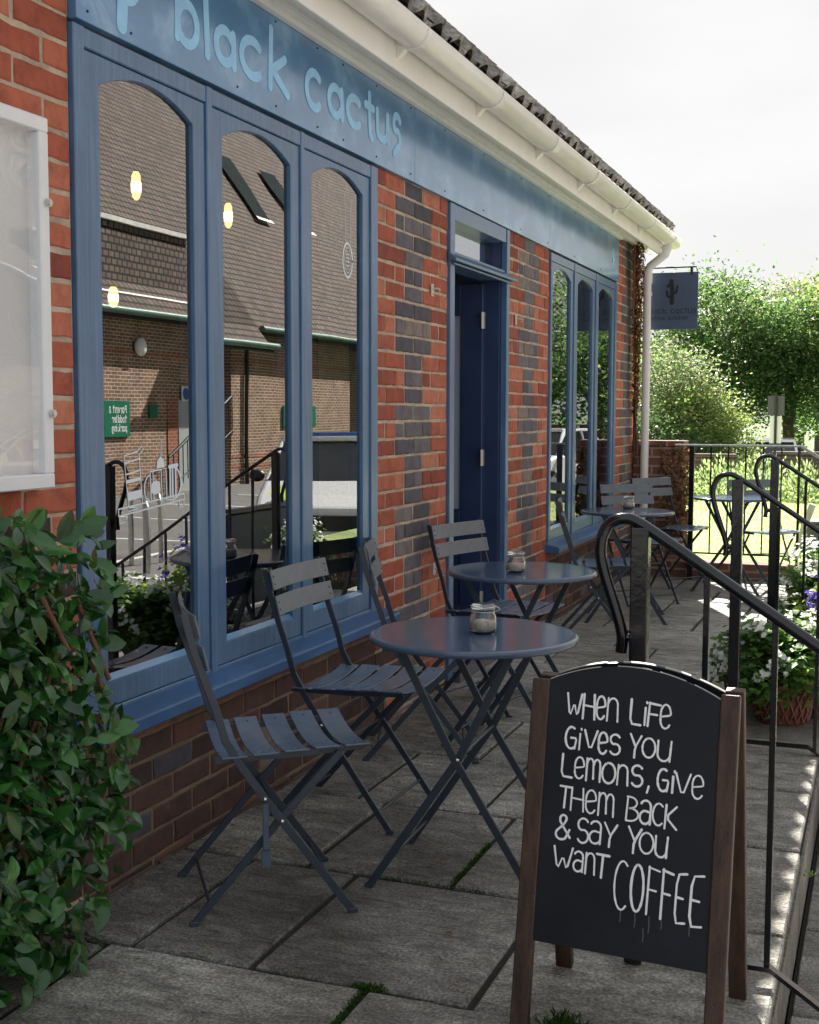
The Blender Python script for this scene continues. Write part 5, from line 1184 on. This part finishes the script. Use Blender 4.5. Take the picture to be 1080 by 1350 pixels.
# cars -----------------------------------------------------------------------
def car(name, label, loc, rz, paint, cat="car", Ln=4.3, Wd=1.75, H=1.45, van=False, bonnet=None, lightbar=False):
    t = thing(name, label, cat, loc, rz)
    hw = Wd / 2
    if van: side = [(-2.1, .30), (-2.15, .9), (-2.1, 1.05), (1.2, 1.05), (2.0, .92), (2.15, .75), (2.15, .32), (1.9, .25), (-1.9, .25)]; cab = [(-2.08, 1.05), (-2.0, 1.75), (-1.8, 1.85), (.45, 1.85), (.75, 1.75), (1.35, 1.05)]
    else: side = [(-2.1, .32), (-2.15, .75), (-2.0, .92), (-1.2, .95), (1.0, .93), (1.8, .80), (2.12, .66), (2.15, .36), (1.95, .24), (-1.9, .24)]; cab = [(-1.75, .93), (-1.15, 1.38), (-.9, 1.43), (.05, 1.45), (.3, 1.40), (1.05, .92)]
    k = Ln / 4.3; side = [(a * k, b * H / (1.85 if van else 1.45)) for a, b in side]; cab = [(a * k, b * H / (1.85 if van else 1.45)) for a, b in cab]
    mb = MB(); mb.prism(side, 'y', -hw, hw); body = mb.build("body", M[paint], t, .07, 3)
    n = len(cab); zlo = min(p[1] for p in cab); zhi = max(p[1] for p in cab); vs = []
    for s in (-1, 1):
        for a, b in cab: vs.append((a, s * (hw - .04 - .17 * (b - zlo) / (zhi - zlo)), b))
    mb = MB(); mb.add(vs, [tuple(range(n)), tuple(range(2 * n - 1, n - 1, -1))] + [(i, n + i, n + (i + 1) % n, (i + 1) % n) for i in range(n)]); mb.build("windows", M['car_glass'], t, .03, 2)
    mb = MB(); top = [p for p in cab if p[1] > zhi - .12 * H]; x0, x1 = min(p[0] for p in top), max(p[0] for p in top)
    mb.box(x0 - .03, x1 + .03, -(hw - .20), hw - .20, zhi - .05, zhi + .012)
    for s in (-1, 1):
        for xx, xt in ((cab[0][0] + .04, x0 + .02), (cab[-1][0] - .06, x1 - .02), ((x0 + x1) / 2 - .15, (x0 + x1) / 2 - .12)): mb.tube([(xx, s * (hw - .045), zlo), (xt, s * (hw - .205), zhi - .02)], .035, 6)
    mb.build("roof", M[paint], t, .01)
    for s in (-1, 1):
        for xw in (1.32 * k, -1.35 * k):
            mb = MB(); mb.tube([(xw, s * (hw - .20), .31), (xw, s * (hw + .01), .31)], .31, 24); w_ = mb.build("wheel", M['tyre'], t)
            mb = MB(); mb.tube([(xw, s * (hw + .008), .31), (xw, s * (hw + .022), .31)], .20, 20); mb.build("rim", M['car_silver'], w_)
        mb = MB(); mb.ball((2.0 * k, s * (hw - .27), .66 * H / 1.45), .16, 14, 8, 0, (.75, 1.15, .62)); mb.build("headlight", M['lamp_clear'], t)
        mb = MB(); mb.ball((.85 * k, s * (hw + .09), .98 * H / 1.45), .1, 10, 6, 0, (.6, 1, .8)); mb.build("wing_mirror", M['dark_metal'], t)
    mb = MB(); mb.box(2.10 * k, 2.17 * k, -.5, .5, .42, .60); mb.build("grille", M['dark_metal'], t, .01)
    mb = MB(); mb.box(2.165 * k, 2.18 * k, -.26, .26, .30, .41); mb.build("number_plate", M['sign_white'], t)
    if bonnet:
        mb = MB()
        for s in (-1, 1): mb.add([(1.05 * k, s * .35, .945), (1.78 * k, s * .35, .835), (2.04 * k, s * .40, .735), (1.78 * k, s * .78, .82), (1.05 * k, s * .80, .93)], [(0, 1, 2, 3, 4) if s < 0 else (4, 3, 2, 1, 0)])
        for s in (-1, 1): mb.box(-1.9 * k, 1.75 * k, s * (hw + .002) - .003, s * (hw + .002) + .003, .5, .78)
        mb.build("lime_panel", M[bonnet], t)
    if lightbar: mb = MB(); mb.box(-.35, -.1, -.5, .5, 1.455, 1.54); mb.build("light_bar", M['sign_blue'], t, .02)
    return t
car("parked_car", "white car with lime panels and a blue light bar, mirrored in the near window", (4.9, 15.3, -.47), radians(-112), 'car_white', "car", 4.4, 1.78, 1.48, False, 'car_lime', True)
car("parked_car", "white car parked across the car park, mirrored low in the far window", (5.0, 26.3, -.47), radians(-80), 'car_white')
car("parked_car", "dark blue car parked behind, mirrored in the far window", (4.6, 31.8, -1.0), radians(-70), 'car_blue')
car("parked_van", "white van parked beyond the boundary wall, under the sign", (-.80, 33.0, -.95), radians(-86), 'car_white', "van", 4.2, 1.62, 1.62, True)
car("parked_car", "silver car parked at the right edge beyond the lawn", (1.1, 37, -1.0), radians(95), 'car_silver')

# ================================================================== BUILDING OPPOSITE (seen in the glass)
RS = 1.0
op = thing("brick_store", "brown brick building with steep tiled roof and green gutters, mirrored in the café window", "building", (13, 0, 0))
GZ = -.47
mb = MB()
mb.box(0, 9, 4, 25.35, GZ - .2, 3.45); mb.box(0, 9, 27.0, 34.2, GZ - .2, 3.45); mb.box(1.2, 9, 25.35, 27.0, GZ - .2, 3.45)
mb.box(.9, 9, 34.2, 46.6, GZ - .2, 3.45)
mb.build("wall", M['opp_brick'], op)
mb = MB(); mb.box(-.02, 0, 24.05, 24.45, GZ, 1.62); mb.box(-.012, 0, 4, 25.3, 2.55, 2.63); mb.box(-.012, 0, 27.05, 34.2, 2.55, 2.63); mb.box(-.012, 0, 27.05, 34.2, .2, .28); mb.box(-.012, 0, 27.05, 34.2, -.05, .03); mb.build("red_band", M['opp_red'], op)
mb = MB()
def rf(x, y): return (x, y, 3.42 + (x + .45) * 1.4)
mb.add([rf(-.45, 3.5), rf(-.45, 47.0), rf(5.6, 47.0), rf(5.6, 3.5)], [(0, 1, 2, 3)])
mb.add([rf(-.45, 3.5), rf(-.45, 47.0), (-.45, 47.0, 3.30), (-.45, 3.5, 3.30)], [(3, 2, 1, 0)])
mb.add([rf(5.6, 3.5), rf(5.6, 47.0), (11.6, 47.0, 3.42), (11.6, 3.5, 3.42)], [(0, 1, 2, 3)])
mb.add([(-.45, 3.5, 3.30), (-.45, 47.0, 3.30), (1.3, 47.0, 3.30), (1.3, 3.5, 3.30)], [(3, 2, 1, 0)])
mb.add([rf(-.45, 47.0), rf(5.6, 47.0), (11.6, 47.0, 3.42)], [(0, 1, 2)])
mb.add([rf(-.9, 24.9), rf(-.9, 27.6), rf(.6, 27.4), rf(.6, 25.1)], [(0, 1, 2, 3)]); 
rfo = mb.build("roof", M['opp_tile'], op)
mb = MB(); mb.tube([(-.50, 3.5, 3.40), (-.50, 25.0, 3.40)], .075, 10); mb.tube([(-.50, 27.7, 3.40), (-.50, 47.0, 3.40)], .075, 10); mb.tube([(-.95, 24.8, 2.95), (-.95, 27.7, 2.95)], .075, 10); mb.build("gutter", M['gutter_green'], op)
mb = MB(); mb.tube([(-.06, 27.7, GZ), (-.06, 27.7, 3.1), (-.45, 27.7, 3.36)], .05, 10); mb.build("downpipe", M['pipe_green'], op)
mb = MB(); mb.box(1.14, 1.2, 25.5, 26.9, GZ, 1.9); mb.build("door", M['dark_metal'], op)
mb = MB(); mb.box(-.03, .0, 24.5, 25.25, GZ, 1.62); mb.build("door", mat("pale_door", (.42, .46, .45), .5), op)
for (ya, yb, s0, s1) in ((32.0, 33.0, 2.0, 3.35), (34.8, 35.8, 2.0, 3.35)):
    mb = MB(); a, b, c, d = [Vector(rf(s_, y_)) + Vector((-.06, 0, .06)) for s_, y_ in ((s0, ya), (s0, yb), (s1, yb), (s1, ya))]; mb.add([a, b, c, d], [(0, 1, 2, 3)])
    sk_ = mb.build("skylight", M['skylight'], op)
    mb = MB(); mb.add([a + Vector((-.02, 0, .02)), b + Vector((-.02, 0, .02)), b + Vector((-.12, 0, -.08)), a + Vector((-.12, 0, -.08))], [(0, 1, 2, 3)]); mb.build("flashing", M['lead'], sk_)
dm = MB(); dm.box(.0, 2.2, 20.5, 25.0, 3.95, 5.25); dmo = dm.build("dormer", M['opp_tile'], op)
dm = MB(); dm.box(-.1, 2.3, 20.3, 25.2, 5.252, 5.35); dm.add([(-.01, 20.0, 3.99), (-.01, 25.2, 3.99), (-.2, 25.6, 3.78), (-.2, 20.0, 3.78)], [(3, 2, 1, 0)]); dm.build("flashing", M['lead'], dmo)
# lamp and signs on the wall
wl_ = thing("wall_lamp", "round white bulkhead lamp on the brown brick wall, mirrored in the first pane", "lamp", (12.98, 22.9, 2.72))
mb = MB(); mb.ball((-.10, 0, 0), .2, 18, 12, 0, (.55, .8, 1.0)); mb.build("diffuser", M['sign_white'], wl_)
mb = MB(); mb.tube([(.02, 0, 0), (-.08, 0, 0)], .12, 16); mb.build("base", M['dark_metal'], wl_)
def wall_sign(name, label, y0, y1, z0, z1, m, lines, size=.12):
    t = thing(name, label, "sign", (12.985, 0, 0)); mb = MB(); mb.box(-.045, 0, y0, y1, z0, z1); mb.build("panel", M[m], t, .004)
    st = Strokes((-.0455, 0, 0), (0, -1, 0), (0, 0, 1), (-1, 0, 0), .002)
    for row, (txt, zz) in enumerate(lines):
        x = -y1 + (y1 - y0) * .14
        for ch in txt:
            g = {'a': 'ae', 'n': 'ne', 'e': 'ee', 'i': 'ie'}.get(ch, ch)
            if ch != ' ': st.glyph(g, x, x + size * .42, zz, zz + (size * .95 if g != '&' else size * .8), size * .16)
            x += size * (.60 if ch not in 'il' else .36) if ch != ' ' else size * .35
    if lines: st.build("lettering", M['sign_white'], t)
wall_sign("parking_sign", "green sign reading Parent & toddler parking, mirrored in the first pane", 21.55, 22.55, .82, 1.58, 'sign_green', (("Parent &", 1.33), ("toddler", 1.13), ("parking", .94)), .155)
t = wall_sign("small_sign", "small green sign on the brown brick wall right of the parking sign", 23.32, 23.60, 1.20, 1.50, 'sign_green', ())
t = wall_sign("green_wall_sign", "plain green sign on the brown brick wall, mirrored across the second and third panes", 29.7, 31.7, .95, 1.52, 'sign_green', ())
bs = thing("round_blue_sign", "small white plate with a round blue symbol beside the pale door", "sign", (12.94, 24.75, 1.75))
mb = MB(); mb.box(-.02, 0, -.17, .17, -.17, .17); mb.build("plate", M['sign_white'], bs)
mb = MB(); mb.tube([(-.021, 0, 0), (-.028, 0, 0)], .14, 20); mb.build("disc", M['sign_blue'], bs)
# stair rail against the wall opposite
sr = thing("stair_rail", "dark sloping stair rail in front of the brown brick wall, mirrored in the first pane", "railing", (12.2, 23.0, GZ))
mb = MB(); mb.tube([(0, -.2, .85), (0, 2.6, 2.2)], .035, 8); mb.tube([(0, -.2, .15), (0, 2.6, 1.4)], .02, 8); mb.build("rail", M['dark_metal'], sr)
for i in range(15): mb = MB(); y = -.2 + .2 * i; mb.tube([(0, y, .0 + .46 * max(0, y + .2)), (0, y, .85 + (y + .2) * .482)], .014, 6); mb.build("baluster", M['dark_metal'], sr)
# low black display board standing in the car park
bd_ = thing("display_board", "low black display board on short feet, mirrored in the middle pane above the chair", "board", (2.95, 9.6, GZ), radians(90))
mb = MB(); mb.box(-.75, .75, -.02, .02, .20, .98); mb.build("panel", M['chalkboard'], bd_, .006)
mb = MB(); mb.box(-.75, .75, -.03, .03, .985, 1.02); mb.build("top_rail", M['dark_metal'], bd_)
for x in (-.55, .55):
    mb = MB(); mb.box(x - .025, x + .025, -.22, .22, .0, .05); mb.box(x - .025, x + .025, -.02, .02, .05, .2); mb.build("foot", M['dark_metal'], bd_)
# stainless cycle hoops in the car park
for i, (x, y, lab) in enumerate(((5.7, 11.9, "shiny steel cycle hoop, left of two mirrored in the first pane"), (6.1, 12.8, "shiny steel cycle hoop, right of two mirrored in the first pane"))):
    mb = MB(); mb.tube([(x, y, GZ), (x, y, .25), (x + .05, y + .05, .33), (x + .15, y + .15, .36), (x + .45, y + .45, .36), (x + .55, y + .55, .33), (x + .6, y + .6, .25), (x + .6, y + .6, GZ)], .03, 10)
    tag(mb.build("cycle_hoop", M['steel'], None), lab, "cycle stand", "steel cycle hoops in the car park")
